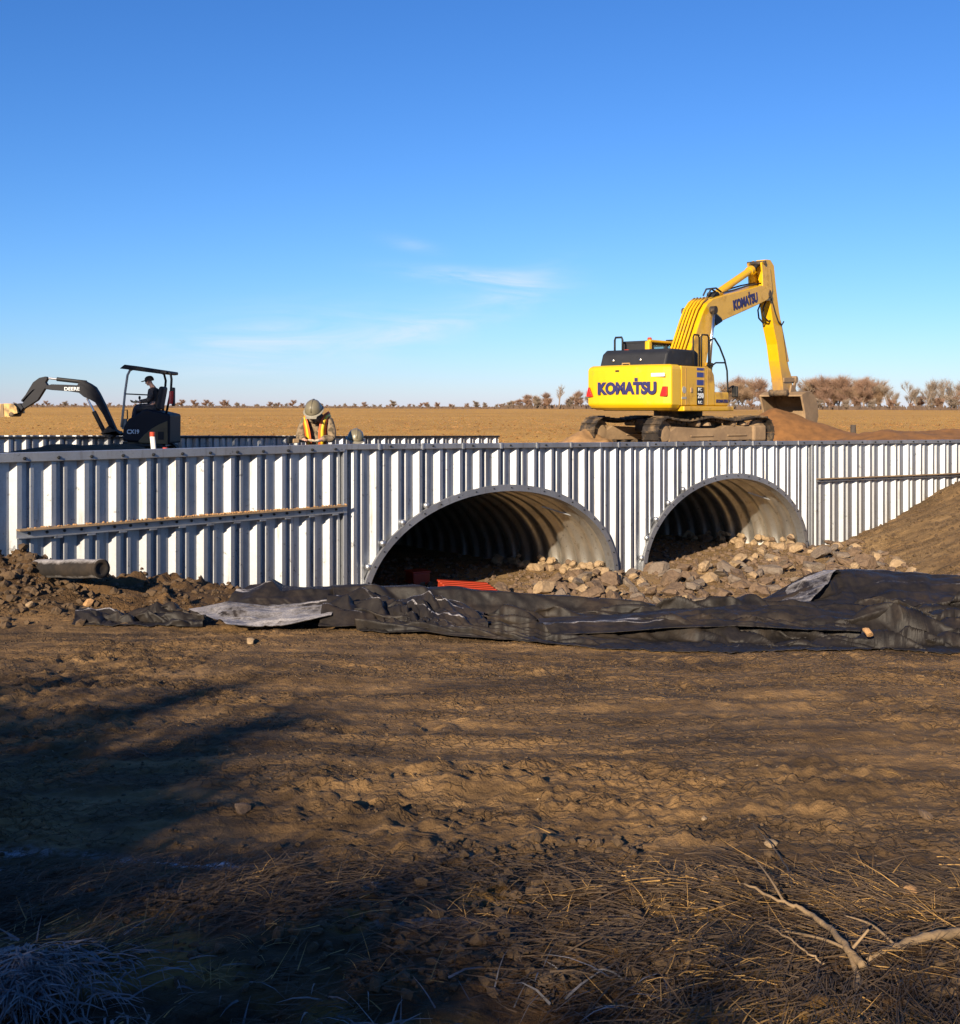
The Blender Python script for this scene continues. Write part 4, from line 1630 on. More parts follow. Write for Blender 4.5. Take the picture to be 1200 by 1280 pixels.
# bucket cylinder down the front of the arm, and linkage
p0, p1 = SP(950, 345), SP(985, 520)
mb = MB()
A, B_ = Vector((p0[0] + .18, 0, p0[1])), Vector((p1[0] + .18, 0, p1[1]))
mb.tube([A, B_], .10, 14)
bc = mb.build('bucket_cylinder', M_YELD, ex)
p2 = SP(1000, 598)
mb = MB()
mb.tube([B_, (p2[0] + .2, 0, p2[1])], .05, 10)
mb.build('piston_rod', M_CHROME, bc)
mb = MB()
lk = SP(1003, 598)
mb.lathe([(.08, -.28), (.13, -.27), (.13, .27), (.08, .28)], (lk[0] + .12, 0, lk[1]), 16, Matrix.Rotation(PI / 2, 3, 'X'))
for v in (-.22, .22):
    mb.bar((lk[0] + .12, v, lk[1]), (SP(958, 600)[0], v, SP(958, 600)[1]), .06, .16)
    mb.bar((lk[0] + .12, v, lk[1]), (SP(985, 680)[0] + .2, v, SP(985, 680)[1]), .06, .16)
mb.build('bucket_linkage', M_MUDST, ex, bevel=.01)
# bucket, mouth towards the machine
bu, bw = EX(*Z1(965, 672), 0)
BW = .80
bk = empty('bucket')
bk.parent = ex
bk.location = (bu, 0, bw)
prof_out = [(-.42, .06), (-.10, .17), (.30, .20), (.72, .05), (.98, -.30), (1.02, -.72), (.82, -1.10), (.45, -1.38), (.05, -1.50)]
th_ = .05
inner = [(x - (.0 if i == 0 else .05), y - .055) for i, (x, y) in enumerate(prof_out[:5])] + [(.93, -.70), (.75, -1.04), (.42, -1.31), (.05, -1.44)]
mb = MB()
mb.prism(prof_out + inner[::-1], side, -BW, BW)
mb.build('shell', M_MUDST, bk, bevel=.008)
for v in (-BW + .02, BW - .02):
    mb = MB()
    mb.prism([(-.42, .05), (-.10, .16), (.30, .19), (.72, .04), (.97, -.30), (1.01, -.72), (.81, -1.09), (.45, -1.37), (.05, -1.49), (-.08, -1.1), (-.12, -.6), (-.30, -.2)],
             side, v - .035 * (1 if v > 0 else 1), v + .035)
    mb.build('side_plate', M_MUDST, bk, bevel=.008)
mb = MB()
for v in (-.22, .22):
    mb.prism([(-.15, .12), (-.02, .42), (.18, .42), (.45, .16)], side, v - .04, v + .04)
mb.build('hanger_ears', M_MUDST, bk, bevel=.01)
for k in range(5):
    v = -BW + .12 + k * (2 * BW - .24) / 4
    mb = MB()
    mb.prism([(.15, -1.42), (.10, -1.54), (-.25, -1.66), (-.2, -1.6), (.02, -1.40)], side, v - .06, v + .06)
    mb.build('tooth', M_CHAIN, bk)
# right-hand rails
for (xa, ya, xb, yb) in ((571, 405, 597, 530), (606, 405, 637, 530)):
    u0, w1 = EX(*Z1(xa, ya), -1.15)
    u1 = EX(*Z1(xb, yb), -1.15)[0]
    mb = MB()
    mb.tube([(u0, -1.15, 2.44), (u0, -1.15, w1 - .08), (u0 + .06, -1.15, w1), (u1 - .06, -1.15, w1), (u1, -1.15, w1 - .08), (u1, -1.15, 2.44)], .026, 8)
    mb.build('guard_rail', M_BLACK, ex, smooth=True)
pts = [EX(*Z1(x, y), -1.30) for x, y in [(640, 440), (648, 424), (662, 422), (684, 458), (706, 515), (716, 560), (719, 640), (719, 690)]]
mb = MB()
mb.tube([(u, -1.30, w) for u, w in pts], .028, 8)
q = [EX(*Z1(x, y), -1.30) for x, y in [(630, 537), (655, 536), (668, 526), (706, 526)]]
mb.tube([(u, -1.30, w) for u, w in q], .024, 8)
mb.tube([(pts[0][0], -1.30, pts[0][1] + .02), (pts[0][0], -1.30, 2.42)], .024, 8)
mb.build('hand_rail', M_BLACK, ex, smooth=True)
mu, mw = EX(*Z1(742, 650), -1.3)
mb = MB()
mb.tube([(pts[-2][0], -1.3, pts[-2][1]), (mu - .1, -1.34, mw + .18), (mu, -1.36, mw + .14)], .02, 6)
mb.build('mirror_arm', M_BLACK, ex)
mb = MB()
mb.box((mu, -1.36, mw), (.08, .20, .34))
mb.build('mirror', M_BLACK, ex, bevel=.03)

# ------------------------------------------------------------------ dirt heaps behind the wall
def heap(name, pts, mat, label, res=.10, rough=.10, seed=700, base=None):
    """heap whose crest follows pts: (x, y, height, radius)"""
    P_ = np.array(pts, float)
    x0, x1 = P_[:, 0].min() - P_[:, 3].max(), P_[:, 0].max() + P_[:, 3].max()
    y0, y1 = P_[:, 1].min() - P_[:, 3].max(), P_[:, 1].max() + P_[:, 3].max()
    X, Y = np.meshgrid(np.arange(x0, x1, res), np.arange(y0, y1, res))
    Z = np.full_like(X, -.15)
    for k in range(len(P_) - 1):
        for t in np.linspace(0, 1, 16):
            cx, cy, h, r = P_[k] * (1 - t) + P_[k + 1] * t
            dd = np.hypot(X - cx, Y - cy) / r
            Z = np.maximum(Z, h * (1 - dd ** 1.25) - .15 * (dd > 1))
    Z = Z + rough * fbm(X * 1.1, Y * 1.1, seed, 5, .6) * S(-.1, .25, Z) + .02 * fbm(X * 7, Y * 7, seed + 3, 3) 
    o = grid_mesh(name, X, Y, Z + (EYE - 1.30 if base is None else base), mat)
    return tag(o, label, 'dirt pile')


bw3 = ex.matrix_basis @ Vector((bu - .35, 0, 0))
h1 = P(1000, 523, bw3.y)
heap('dirt_pile', [(bw3.x - .25, bw3.y - .25, 1.35, 1.9), (bw3.x + .45, bw3.y - .2, 1.12, 1.9), (bw3.x + 1.7, bw3.y - .8, .55, 2.0), (bw3.x + 3.0, bw3.y - 1.4, .30, 1.9)], M_DIRT,
     'heap of rich brown dirt under the bucket of the large excavator', seed=701)
heap('dirt_pile', [(10.6, 32.0, .42, 2.0), (11.8, 32.4, .68, 2.3), (13.4, 32.6, .66, 2.3), (16.5, 33.0, .60, 2.3)], M_DIRT,
     'low ridge of brown dirt behind the right wing wall', seed=711)
heap('dirt_pile', [(-10.4, 24.6, .40, 1.2), (-9.2, 25.4, .50, 1.3), (-8.2, 26.2, .42, 1.2)], M_CLOD,
     'low dark dirt bank under the small digger, before the far headwall', seed=721)
heap('dirt_pile', [(2.7, 33.4, .35, .9), (3.3, 34.0, .55, 1.0), (3.8, 34.8, .4, .9)], M_SPOIL,
     'pale mound of spoil heaped against the rear of the large excavator', seed=731, rough=.3)

# ------------------------------------------------------------------ mini excavator, facing left
MD = 28.0
MX0 = -8.4
MZ = -1.30
mx = tag(empty('mini_excavator', (MX0, MD, EYE + MZ), PI), 'small dark canopy digger with its arm stretched out to the left', 'mini excavator')


def MP(x, y, v=0.0):
    """close-up (5x, origin 0,430) -> (u, w) in the digger's plane at lateral v (v towards the camera)"""
    px, py = x / 5.0, 430 + y / 5.0
    d = MD - v
    return -((px - CX) / F * d - MX0), -(py - HY) / F * d - MZ


M_DEERE = paint('navy_black_paint', (.008, .009, .015), .6, 0, .3, 5, (.03, .022, .016), .0, .05, 0, .22)
M_OCHRE = paint('ochre_panel', (.105, .066, .020), .55, 0, .25, 5, (.06, .04, .02), .2, .05)
M_BKT = paint('worn_yellow_bucket', (.55, .33, .09), .55, 0, .35, 6, (.12, .09, .06), .3, .1)
M_TRIM = paint('pale_trim', (.40, .36, .30), .5, 0, .2, 6)
# tracks
for v in (-.5, .5):
    mb = MB()
    for i in range(40):
        a = 2 * PI * i / 40
        x = .62 * math.cos(a)
        cx = max(-.50, min(.50, x * 1.25))
        # stadium
        s = i / 40 * (4 * .52 + 2 * PI * .19)
        if s < 1.04:
            c, ang = Vector((.52 - s, v, .40)), 0
        elif s < 1.04 + PI * .19:
            t = (s - 1.04) / .19
            c, ang = Vector((-.52 - .19 * math.sin(t), v, .21 + .19 * math.cos(t))), t
        elif s < 2.08 + PI * .19:
            c, ang = Vector((-.52 + (s - 1.04 - PI * .19), v, .02)), PI
        else:
            t = (s - 2.08 - PI * .19) / .19
            c, ang = Vector((.52 + .19 * math.sin(t), v, .21 - .19 * math.cos(t))), PI + t
        mb.box(c, (.085, .26, .045), Matrix.Rotation(-ang, 3, 'Y'))
    tk = mb.build('crawler_track', M_RUB, mx)
    mb = MB()
    mb.box((0, v, .21), (1.0, .12, .24))
    mb.build('track_frame', M_CHAIN, tk, bevel=.03)
    for sx in (-.52, .52):
        mb = MB()
        mb.lathe([(.05, -.1), (.15, -.09), (.15, .09), (.05, .1)], (sx, v, .21), 16, Matrix.Rotation(PI / 2, 3, 'X'))
        mb.build('wheel', M_CHAIN, tk)
mb = MB()
mb.box((0, 0, .40), (.8, .9, .16))
mb.build('centre_frame', M_CHAIN, mx, bevel=.03)


def mpoly(pts, v):
    return [MP(x, y, v) for x, y in pts]


VB = .52
mb = MB()
mb.prism(mpoly([(760, 605), (770, 520), (800, 470), (850, 440), (905, 405), (1000, 425), (1062, 440), (1060, 625), (860, 615)], VB), side, -VB, VB)
mbody = mb.build('body', M_DEERE, mx, bevel=.05, seg=3)
mb = MB()
mb.prism(mpoly([(865, 608), (905, 565), (950, 528), (1000, 500), (1048, 480), (1050, 628), (880, 618)], VB), side, VB + .002, VB + .03)
mb.build('side_panel', M_OCHRE, mbody, bevel=.01)
mb = MB()
q = MP(1008, 573, VB)
mb.box((q[0], VB + .036, q[1]), (.14, .012, .2))
mb.build('vent', M_BLACK, mbody)
q = MP(832, 548, VB)
text('lettering', 'CX19', mbody, (q[0], VB + .006, q[1]), (-1, 0, 0), (0, 0, 1), .30, .11, M_WLET, .03)
# seat
q = MP(985, 400, 0)
mb = MB()
mb.box((q[0] + .22, 0, q[1] - .02), (.5, .46, .14))
mb.box((q[0] - .10, 0, q[1] + .25), (.12, .44, .58), Matrix.Rotation(R(-10), 3, 'Y'))
mb.build('seat', M_RUB, mx, bevel=.05)
# canopy
VC = .46
ty = 165
for v in (-VC, VC):
    pts = [MP(x, y, v) for x, y in [(758, 520), (770, 420), (782, 300), (797, 195), (812, 165), (840, 152)]]
    mb = MB()
    mb.tube([(u, v, w) for u, w in pts], .030, 8)
    mb.build('front_post', M_BLACK if v < 0 else M_TRIM, mx, smooth=True)
    pts = [MP(x, y, v) for x, y in [(1015, 450), (1030, 300), (1036, 230), (1026, 190), (1000, 172)]]
    if v > 0:
        pts = [MP(x, y, v) for x, y in [(1035, 450), (1068, 300), (1072, 220), (1066, 185), (1050, 176)]]
    mb = MB()
    mb.tube([(u, v, w) for u, w in pts], .030, 8)
    mb.build('rear_post', M_BLACK, mx, smooth=True)
a, b_ = MP(788, 148, 0), MP(1080, 178, 0)
mb = MB()
mb.prism([(a[0], a[1] - .04), (a[0] - .12, a[1] + .06), (b_[0], b_[1] + .02), (b_[0], b_[1] - .05), (b_[0] + .1, b_[1] - .06), (a[0] - .1, a[1] - .05)], side, -VC - .06, VC + .06)
mb.build('canopy_roof', M_BLACK, mx, bevel=.02)
q0, q1 = MP(785, 312, VC), MP(920, 318, VC)
mb = MB()
mb.tube([(q0[0], VC, q0[1]), (q1[0], VC, q1[1])], .018, 6)
mb.tube([(q0[0], VC, q0[1]), (q0[0], -VC, q0[1])], .018, 6)
mb.build('cross_bar', M_BLACK, mx)
pts = [MP(x, y, .4) for x, y in [(762, 470), (765, 415), (795, 412), (797, 470)]]
mb = MB()
mb.tube([(u, .4, w) for u, w in pts], .016, 6)
mb.build('grab_rail', M_BLACK, mx)
q = MP(778, 500, .35)
mb = MB()
mb.box((q[0], .35, q[1]), (.12, .1, .26))
mb.build('control_box', M_TRIM, mx, bevel=.02)
for (x, y, h) in ((880, 385, .3), (860, 400, .26)):
    q = MP(x, y, .2)
    mb = MB()
    mb.tube([(q[0], .2 if h > .28 else -.2, q[1] - .2), (q[0] + .03, .2 if h > .28 else -.2, q[1] + h * .5)], .014, 6)
    mb.lathe([(.01, 0), (.03, .02), (.03, .07), (.01, .09)], (q[0] + .03, .2 if h > .28 else -.2, q[1] + h * .5), 8)
    mb.build('control_lever', M_BLACK, mx)
# red extinguisher on the rear post
q0, q1 = MP(1062, 375, VC), MP(1066, 285, VC)
mb = MB()
mb.tube([(q0[0] - .03, VC + .02, q0[1]), (q1[0] - .03, VC + .02, q1[1] - .04)], .06, 12)
fx = mb.build('fire_extinguisher', M_RED, mx)
mb = MB()
mb.tube([(q1[0] - .03, VC + .02, q1[1] - .05), (q1[0] - .03, VC + .02, q1[1] + .03)], .025, 8)
mb.build('valve', M_BLACK, fx)
mb = MB()
q = MP(1080, 330, VC)
mb.box((q[0] - .01, VC - .02, q[1]), (.07, .12, .46))
mb.build('rear_lamp', M_HOOD, mx, bevel=.02)
mb = MB()
q0, q1 = MP(1062, 620, 0), MP(1062, 440, 0)
mb.box((q0[0] - .03, 0, (q0[1] + q1[1]) / 2), (.10, .9, q1[1] - q0[1]))
mb.build('rear_bumper', M_BLACK, mx, bevel=.04)
# boom, arm, bucket
mb = MB()
mb.prism(mpoly([(745, 545), (700, 590), (665, 575), (640, 560), (690, 510), (760, 560)], 0), side, -.16, .16)
mb.build('swing_post', M_CHAIN, mx, bevel=.02)
mb = MB()
mb.prism(mpoly([(735, 548), (700, 540), (650, 440), (600, 365), (565, 345), (530, 330), (500, 305), (440, 296), (330, 288), (290, 282), (290, 262),
                (330, 252), (420, 255), (490, 258), (500, 238), (535, 232), (570, 250), (600, 270), (625, 310), (660, 380), (700, 470)], 0), side, -.09, .09)
mboom = mb.build('boom', M_DEERE, mx, bevel=.012)
q0, q1 = MP(402, 277, .1), MP(498, 283, .1)
text('lettering', 'DEERE', mboom, ((q0[0] + q1[0]) / 2, .096, (q0[1] + q1[1]) / 2), (-1, 0, 0), (0, 0, 1), q0[0] - q1[0], .085, M_WLET, .02)
A, B_ = MP(545, 340), MP(655, 555)
A, B_ = Vector((A[0], 0, A[1])), Vector((B_[0], 0, B_[1]))
mc = empty('boom_cylinder')
mc.parent = mx
mid = A + (B_ - A) * .38
mb = MB()
mb.tube([mid, B_], .055, 10)
mb.build('cylinder_barrel', M_BLACK, mc)
mb = MB()
mb.tube([A, mid], .028, 8)
mb.build('piston_rod', M_CHROME, mc)
A, B_ = MP(305, 214), MP(540, 240)
A, B_ = Vector((A[0], 0, A[1])), Vector((B_[0], 0, B_[1]))
mc = empty('arm_cylinder')
mc.parent = mx
mid = A + (B_ - A) * .22
mb = MB()
mb.tube([mid, B_], .052, 10)
mb.build('cylinder_barrel', M_BLACK, mc)
mb = MB()
mb.tube([A, mid], .026, 8)
mb.build('piston_rod', M_CHROME, mc)
mb = MB()
mb.prism(mpoly([(290, 203), (305, 212), (290, 240), (305, 262), (285, 282), (245, 345), (240, 352), (205, 375), (155, 405), (128, 440), (100, 440), (118, 400),
                (140, 378), (180, 330), (222, 285), (212, 288), (170, 330), (142, 362), (138, 352), (165, 318), (212, 240), (250, 212)], 0), side, -.07, .07)
mb.build('arm', M_DEERE, mx, bevel=.01)
mb = MB()
A, B_ = MP(232, 262), MP(140, 362)
mb.tube([(A[0], .0, A[1] + .03), (B_[0], 0, B_[1] + .02)], .04, 10)
mb.build('bucket_cylinder', M_BLACK, mx)
mb = MB()
mb.prism(mpoly([(110, 375), (135, 370), (155, 400), (125, 440), (92, 448), (120, 410)], 0), side, -.10, .10)
mb.build('bucket_linkage', M_DEERE, mx, bevel=.01)
kb = empty('bucket')
kb.parent = mx
out = mpoly([(112, 430), (105, 395), (85, 373), (40, 372), (5, 374), (-25, 385)], .2)
inn = mpoly([(-20, 392), (8, 381), (40, 379), (80, 381), (98, 400), (104, 430)], .2)
mb = MB()
mb.prism(out + inn, side, -.22, .22)
mb.build('shell', M_BKT, kb)
for v in (-.22, .22):
    mb = MB()
    mb.prism(mpoly([(112, 432), (105, 395), (85, 373), (40, 372), (5, 374), (-8, 420), (0, 458), (35, 455), (75, 440)], .2), side, v - .012, v + .012)
    mb.build('side_plate', M_BKT, kb)
mb = MB()
mb.prism(mpoly([(8, 376), (24, 374), (30, 456), (2, 460)], .2), side, .234, .25)
mb.build('cutting_edge', M_MUDST, kb)
mb = MB()
q = MP(95, 440, 0)
mb.lathe([(.03, -.26), (.06, -.25), (.06, .25), (.03, .26)], (q[0], 0, q[1]), 10, Matrix.Rotation(PI / 2, 3, 'X'))
mb.build('pin', M_CHAIN, kb)

# ------------------------------------------------------------------ people
def skin_mesh(name, chains, mat, parent=None, sub=2):
    """chains: lists of (point, radius); points shared by position are merged"""
    vs, es, rs, idx = [], [], [], {}
    for ch in chains:
        prev = None
        for p, r in ch:
            key = tuple(round(c, 3) for c in p)
            if key not in idx:
                idx[key] = len(vs)
                vs.append(tuple(p))
                rs.append(r)
            i = idx[key]
            if prev is not None and prev != i:
                es.append((prev, i))
            prev = i
    me = bpy.data.meshes.new(name)
    me.from_pydata(vs, es, [])
    me.materials.append(mat)
    o = bpy.data.objects.new(name, me)
    COL.objects.link(o)
    if parent is not None:
        o.parent = parent
    sk = o.modifiers.new('skin', 'SKIN')
    sk.use_smooth_shade = True
    for i, sv in enumerate(me.skin_vertices[0].data):
        r = rs[i]
        sv.radius = r if isinstance(r, tuple) else (r, r)
        sv.use_root = (i == 0)
    sb = o.modifiers.new('sub', 'SUBSURF')
    sb.levels = sb.render_levels = sub
    # bake to a plain mesh
    dg = bpy.context.evaluated_depsgraph_get()
    me2 = bpy.data.meshes.new_from_object(o.evaluated_get(dg))
    o.modifiers.clear()
    o.data = me2
    if not me2.materials:
        me2.materials.append(mat)
    return o


def hand_chains(w, d, side_dir, s=1.0, curl=.6):
    """five bent fingers from wrist w along d"""
    w, d, sd = Vector(w), Vector(d).normalized(), Vector(side_dir).normalized()
    dn = d.cross(sd).normalized()
    palm = w + d * .055 * s
    out = [[(w, .026 * s), (palm, (.036 * s, .018 * s))]]
    for k, (o, L) in enumerate(((-.030, .070), (-.010, .082), (.010, .076), (.028, .060))):
        a = palm + sd * o * s + d * .03 * s
        m1 = a + (d * math.cos(curl * .5) + dn * math.sin(curl * .5)) * L * .5 * s
        m2 = m1 + (d * math.cos(curl * 1.4) + dn * math.sin(curl * 1.4)) * L * .5 * s
        out.append([(palm, (.036 * s, .018 * s)), (a, .010 * s), (m1, .009 * s), (m2, .007 * s)])
    t1 = w + d * .035 * s - sd * .035 * s
    t2 = t1 + (d * .8 - sd * .4 + dn * .4).normalized() * .04 * s
    out.append([(palm, (.036 * s, .018 * s)), (t1, .012 * s), (t2, .010 * s), (t2 + d * .025 * s, .008 * s)])
    return out


def head_chain(neck, head, face):
    neck, head, face = Vector(neck), Vector(head), Vector(face).normalized()
    upv = (head - neck).normalized()
    return [[(neck, .058), (neck + (head - neck) * .45, .062), (head - upv * .02 + face * .012, (.078, .092)), (head + upv * .07, (.076, .088)), (head + upv * .115, .05)],
            [(head - upv * .02 + face * .012, (.078, .092)), (head - upv * .055 + face * .062, (.042, .034)), (head - upv * .085 + face * .075, .026)]]


def face_bits(root, head, up, face):
    head, up, face = Vector(head), Vector(up).normalized(), Vector(face).normalized()
    sd = up.cross(face).normalized()
    mb = MB()
    mb.lathe([(.004, 0), (.014, .01), (.012, .02), (.004, .03)], head - up * .02 + face * .098, 8)
    for s in (-1, 1):
        c = head + up * .0 + sd * s * .088
        mb.lathe([(.006, -.03), (.022, -.02), (.024, .015), (.008, .03)], c, 8, None, .5, 1)
    return mb.build('nose_and_ears', M_SKIN, root, smooth=True)


def hard_hat(root, c, up, face, mat):
    c, up, face = Vector(c), Vector(up).normalized(), Vector(face).normalized()
    face = (face - up * face.dot(up)).normalized()
    sd = up.cross(face)
    rot = Matrix((face, sd, up)).transposed()
    mb = MB()
    mb.lathe([(.146, 0), (.142, .03), (.132, .075), (.110, .118), (.072, .148), (.030, .162), (.006, .164)], c, 28, rot, 1.12, .92)
    shell = mb.build('hard_hat', mat, root, smooth=True)
    mb = MB()
    mb.lathe([(.140, .004), (.165, -.004), (.168, -.012), (.140, -.008)], c, 28, rot, 1.16, .95)
    mb.box(c + face * .185 + up * (-.012), (.075, .18, .012), rot)
    mb.build('brim', M_HATB, shell, smooth=False, bevel=.004)
    mb = MB()
    mb.tube([c + rot @ Vector((x, 0, z)) for x, z in ((-.15, .05), (-.125, .115), (-.06, .155), (0, .167), (.06, .157), (.125, .117), (.15, .05))], .013, 8)
    mb.build('ridge', mat, shell, smooth=True)
    return shell


def shirt_band(mb, path, w, nrm_c, off=.012):
    """strap lying on the torso: path points pushed out from the axis nrm_c"""
    n = len(path)
    vs = []
    for i, p in enumerate(path):
        p = Vector(p)
        t = (Vector(path[min(i + 1, n - 1)]) - Vector(path[max(i - 1, 0)])).normalized()
        out = (p - Vector(nrm_c(p))).normalized()
        sdv = t.cross(out).normalized()
        vs += [p + sdv * w / 2 + out * off, p - sdv * w / 2 + out * off]
    mb.add(vs, [(2 * i, 2 * i + 1, 2 * i + 3, 2 * i + 2) for i in range(n - 1)])


# worker leaning on the wall top, facing the camera, looking down at the hands
wp = P(404, 560, 17.55)
wd = LC + DL * (-.10) - NL * .46
g0 = EYE - 1.25 - .23
wk = tag(empty('person', (wd.x, wd.y, g0), R(-6)), 'worker in camouflage jacket, orange vest and olive hard hat bending over the wall top', 'person')
# local frame: x to the right in the photo, -y towards the camera
zt = EYE - .547 - g0                  # wall top in local height
hip, sh = Vector((0, .14, .92)), Vector((0, -.02, 1.30))
hd_c = Vector((.0, -.19, 1.415))
body = []
body += [[(hip, (.135, .10)), (Vector((0, .10, 1.07)), (.125, .095)), (Vector((0, .02, 1.24)), (.14, .10)), (sh + Vector((0, -.02, .04)), .075), (Vector((0, -.10, 1.385)), .058)]]
for s in (-1, 1):
    body += [[(hip, (.135, .10)), (Vector((s * .10, .14, .82)), .088), (Vector((s * .11, .09, .47)), .062), (Vector((s * .12, .12, .10)), .042), (Vector((s * .13, .0, .045)), (.042, .032))]]
    hand_w = Vector((.09 * s + (.02 if s > 0 else -.03), -.30, zt + .055))
    body += [[(Vector((0, .02, 1.24)), (.14, .10)), (Vector((s * .19, .0, 1.27)), .066), (Vector((s * .255, -.05, 1.02)), .050), (hand_w + Vector((s * .015, .05, .01)), .032), (hand_w, .026)]]
    body += hand_chains(hand_w, (-s * .5, -.75, -.1), (1, -s * .5, 0), 1.0, .5)
body += head_chain((0, -.10, 1.385), hd_c, (0, -.75, -.66))
skin_mesh('body', body, M_SKIN, wk)
face_bits(wk, hd_c, Vector((0, -.66, .75)), Vector((0, -.75, -.66)))
jk = [[(Vector((0, .13, .86)), (.165, .13)), (Vector((0, .10, 1.05)), (.165, .13)), (Vector((0, .02, 1.23)), (.175, .13)), (sh + Vector((0, -.01, .02)), (.12, .10)), (Vector((0, -.06, 1.345)), .08)]]
for s in (-1, 1):
    hand_w = Vector((.09 * s + (.02 if s > 0 else -.03), -.30, zt + .055))
    jk += [[(Vector((0, .02, 1.23)), (.175, .13)), (Vector((s * .195, .0, 1.265)), .092), (Vector((s * .245, -.03, 1.13)), .082), (Vector((s * .255, -.06, 1.00)), .074), (hand_w + Vector((s * .05, .12, .03)), .056), (hand_w + Vector((s * .02, .04, .01)), .046)]]
jkt = skin_mesh('jacket', jk, M_CAMO, wk)
mb = MB()
mb.lathe([(.115, 0), (.125, .04), (.10, .09)], (0, -.035, 1.30), 14, Matrix.Rotation(R(28), 3, 'X'))
mb.build('hood', M_CAMO, jkt, smooth=True)
tr_ = [[(Vector((0, .14, .95)), (.15, .115)), (Vector((0, .14, .86)), (.15, .12))]]
for s in (-1, 1):
    tr_ += [[(Vector((0, .14, .86)), (.15, .12)), (Vector((s * .10, .14, .78)), .105), (Vector((s * .11, .09, .47)), .08), (Vector((s * .12, .12, .08)), .066)]]
skin_mesh('trousers', tr_, M_DENIM, wk)
for s in (-1, 1):
    mb = MB()
    mb.lathe([(.05, 0), (.055, .03), (.05, .10), (.048, .16)], (s * .125, .10, 0), 12)
    mb.box((s * .13, .0, .04), (.09, .2, .08))
    mb.build('boot', M_BOOT, wk, bevel=.02)
for s, m_ in ((-1, 0), (1, 0)):
    hand_w = Vector((.09 * s + (.02 if s > 0 else -.03), -.30, zt + .055))
    if s > 0:
        skin_mesh('glove', hand_chains(hand_w, (-s * .5, -.75, -.1), (1, -s * .5, 0), 1.22, .5), M_GLOVE, wk)
# vest: orange panels with a yellow stripe, two fronts and the back
ax_c = lambda p: (0, .02 + (1.24 - p.z) * .3, p.z)
fronts = {}
for s in (-1, 1):
    path = [(s * .165, .09, 1.345), (s * .155, .0, 1.375), (s * .145, -.10, 1.345), (s * .125, -.135, 1.26), (s * .105, -.115, 1.14), (s * .095, -.08, 1.00), (s * .09, -.05, .88)]
    mb = MB()
    shirt_band(mb, path, .125, ax_c, .03)
    vp = mb.build('vest', M_VEST, wk, solid=.006, smooth=True, recalc=False)
    mb = MB()
    shirt_band(mb, path, .055, ax_c, .038)
    mb.build('reflective_stripe', M_TAPE, vp, solid=.004, smooth=True, recalc=False)
upH = Vector((0, -.55, .835))
hard_hat(wk, hd_c + upH * .045, upH, Vector((0, -.835, -.55)), M_HAT)

# second worker, crouching lower behind the wall
w2p = P(441, 545, 18.25)
g2 = EYE - 1.25 - .31
w2 = tag(empty('person', (w2p.x, w2p.y, g2), R(25)), 'worker crouching low behind the wall, only hard hat and orange shoulders showing', 'person')
hip, hd2 = Vector((0, .1, .42)), Vector((0, -.12, 1.02))
body = [[(hip, (.13, .10)), (Vector((0, .06, .62)), (.125, .095)), (Vector((0, -.02, .80)), (.14, .10)), (Vector((0, -.05, .88)), .07), (Vector((0, -.08, .93)), .056)]]
for s in (-1, 1):
    body += [[(hip, (.13, .10)), (Vector((s * .11, -.02, .42)), .088), (Vector((s * .15, -.32, .48)), .062), (Vector((s * .14, -.18, .10)), .042), (Vector((s * .14, -.30, .045)), (.042, .032))]]
    hw_ = Vector((s * .12, -.42, .62))
    body += [[(Vector((0, -.02, .80)), (.14, .10)), (Vector((s * .19, -.03, .82)), .064), (Vector((s * .25, -.14, .60)), .05), (hw_ + Vector((0, .04, 0)), .03), (hw_, .026)]]
    body += hand_chains(hw_, (-s * .3, -.8, -.2), (1, 0, 0), 1, .7)
body += head_chain((0, -.08, .93), hd2, (.2, -.8, -.5))
skin_mesh('body', body, M_SKIN, w2)
face_bits(w2, hd2, Vector((0, -.4, .9)), Vector((.2, -.85, -.4)))
jk = [[(Vector((0, .1, .36)), (.16, .13)), (Vector((0, .06, .60)), (.16, .13)), (Vector((0, -.02, .79)), (.175, .13)), (Vector((0, -.05, .87)), (.12, .10))]]
for s in (-1, 1):
    jk += [[(Vector((0, -.02, .79)), (.175, .13)), (Vector((s * .195, -.03, .82)), .09), (Vector((s * .25, -.14, .60)), .075), (Vector((s * .13, -.36, .62)), .05)]]
skin_mesh('vest', jk, M_VEST, w2)
tr_ = [[(Vector((0, .1, .45)), (.15, .12)), (Vector((0, .1, .36)), (.15, .12))]]
for s in (-1, 1):
    tr_ += [[(Vector((0, .1, .36)), (.15, .12)), (Vector((s * .11, -.02, .40)), .105), (Vector((s * .15, -.32, .48)), .08), (Vector((s * .14, -.18, .10)), .06)]]
skin_mesh('trousers', tr_, M_DENIM, w2)
for s in (-1, 1):
    mb = MB()
    mb.box((s * .14, -.25, .045), (.09, .27, .09))
    mb.build('boot', M_BOOT, w2, bevel=.03)
hard_hat(w2, hd2 + Vector((0, -.015, .05)), Vector((.06, -.30, .95)), Vector((-.2, -.9, 0)), M_HAT)

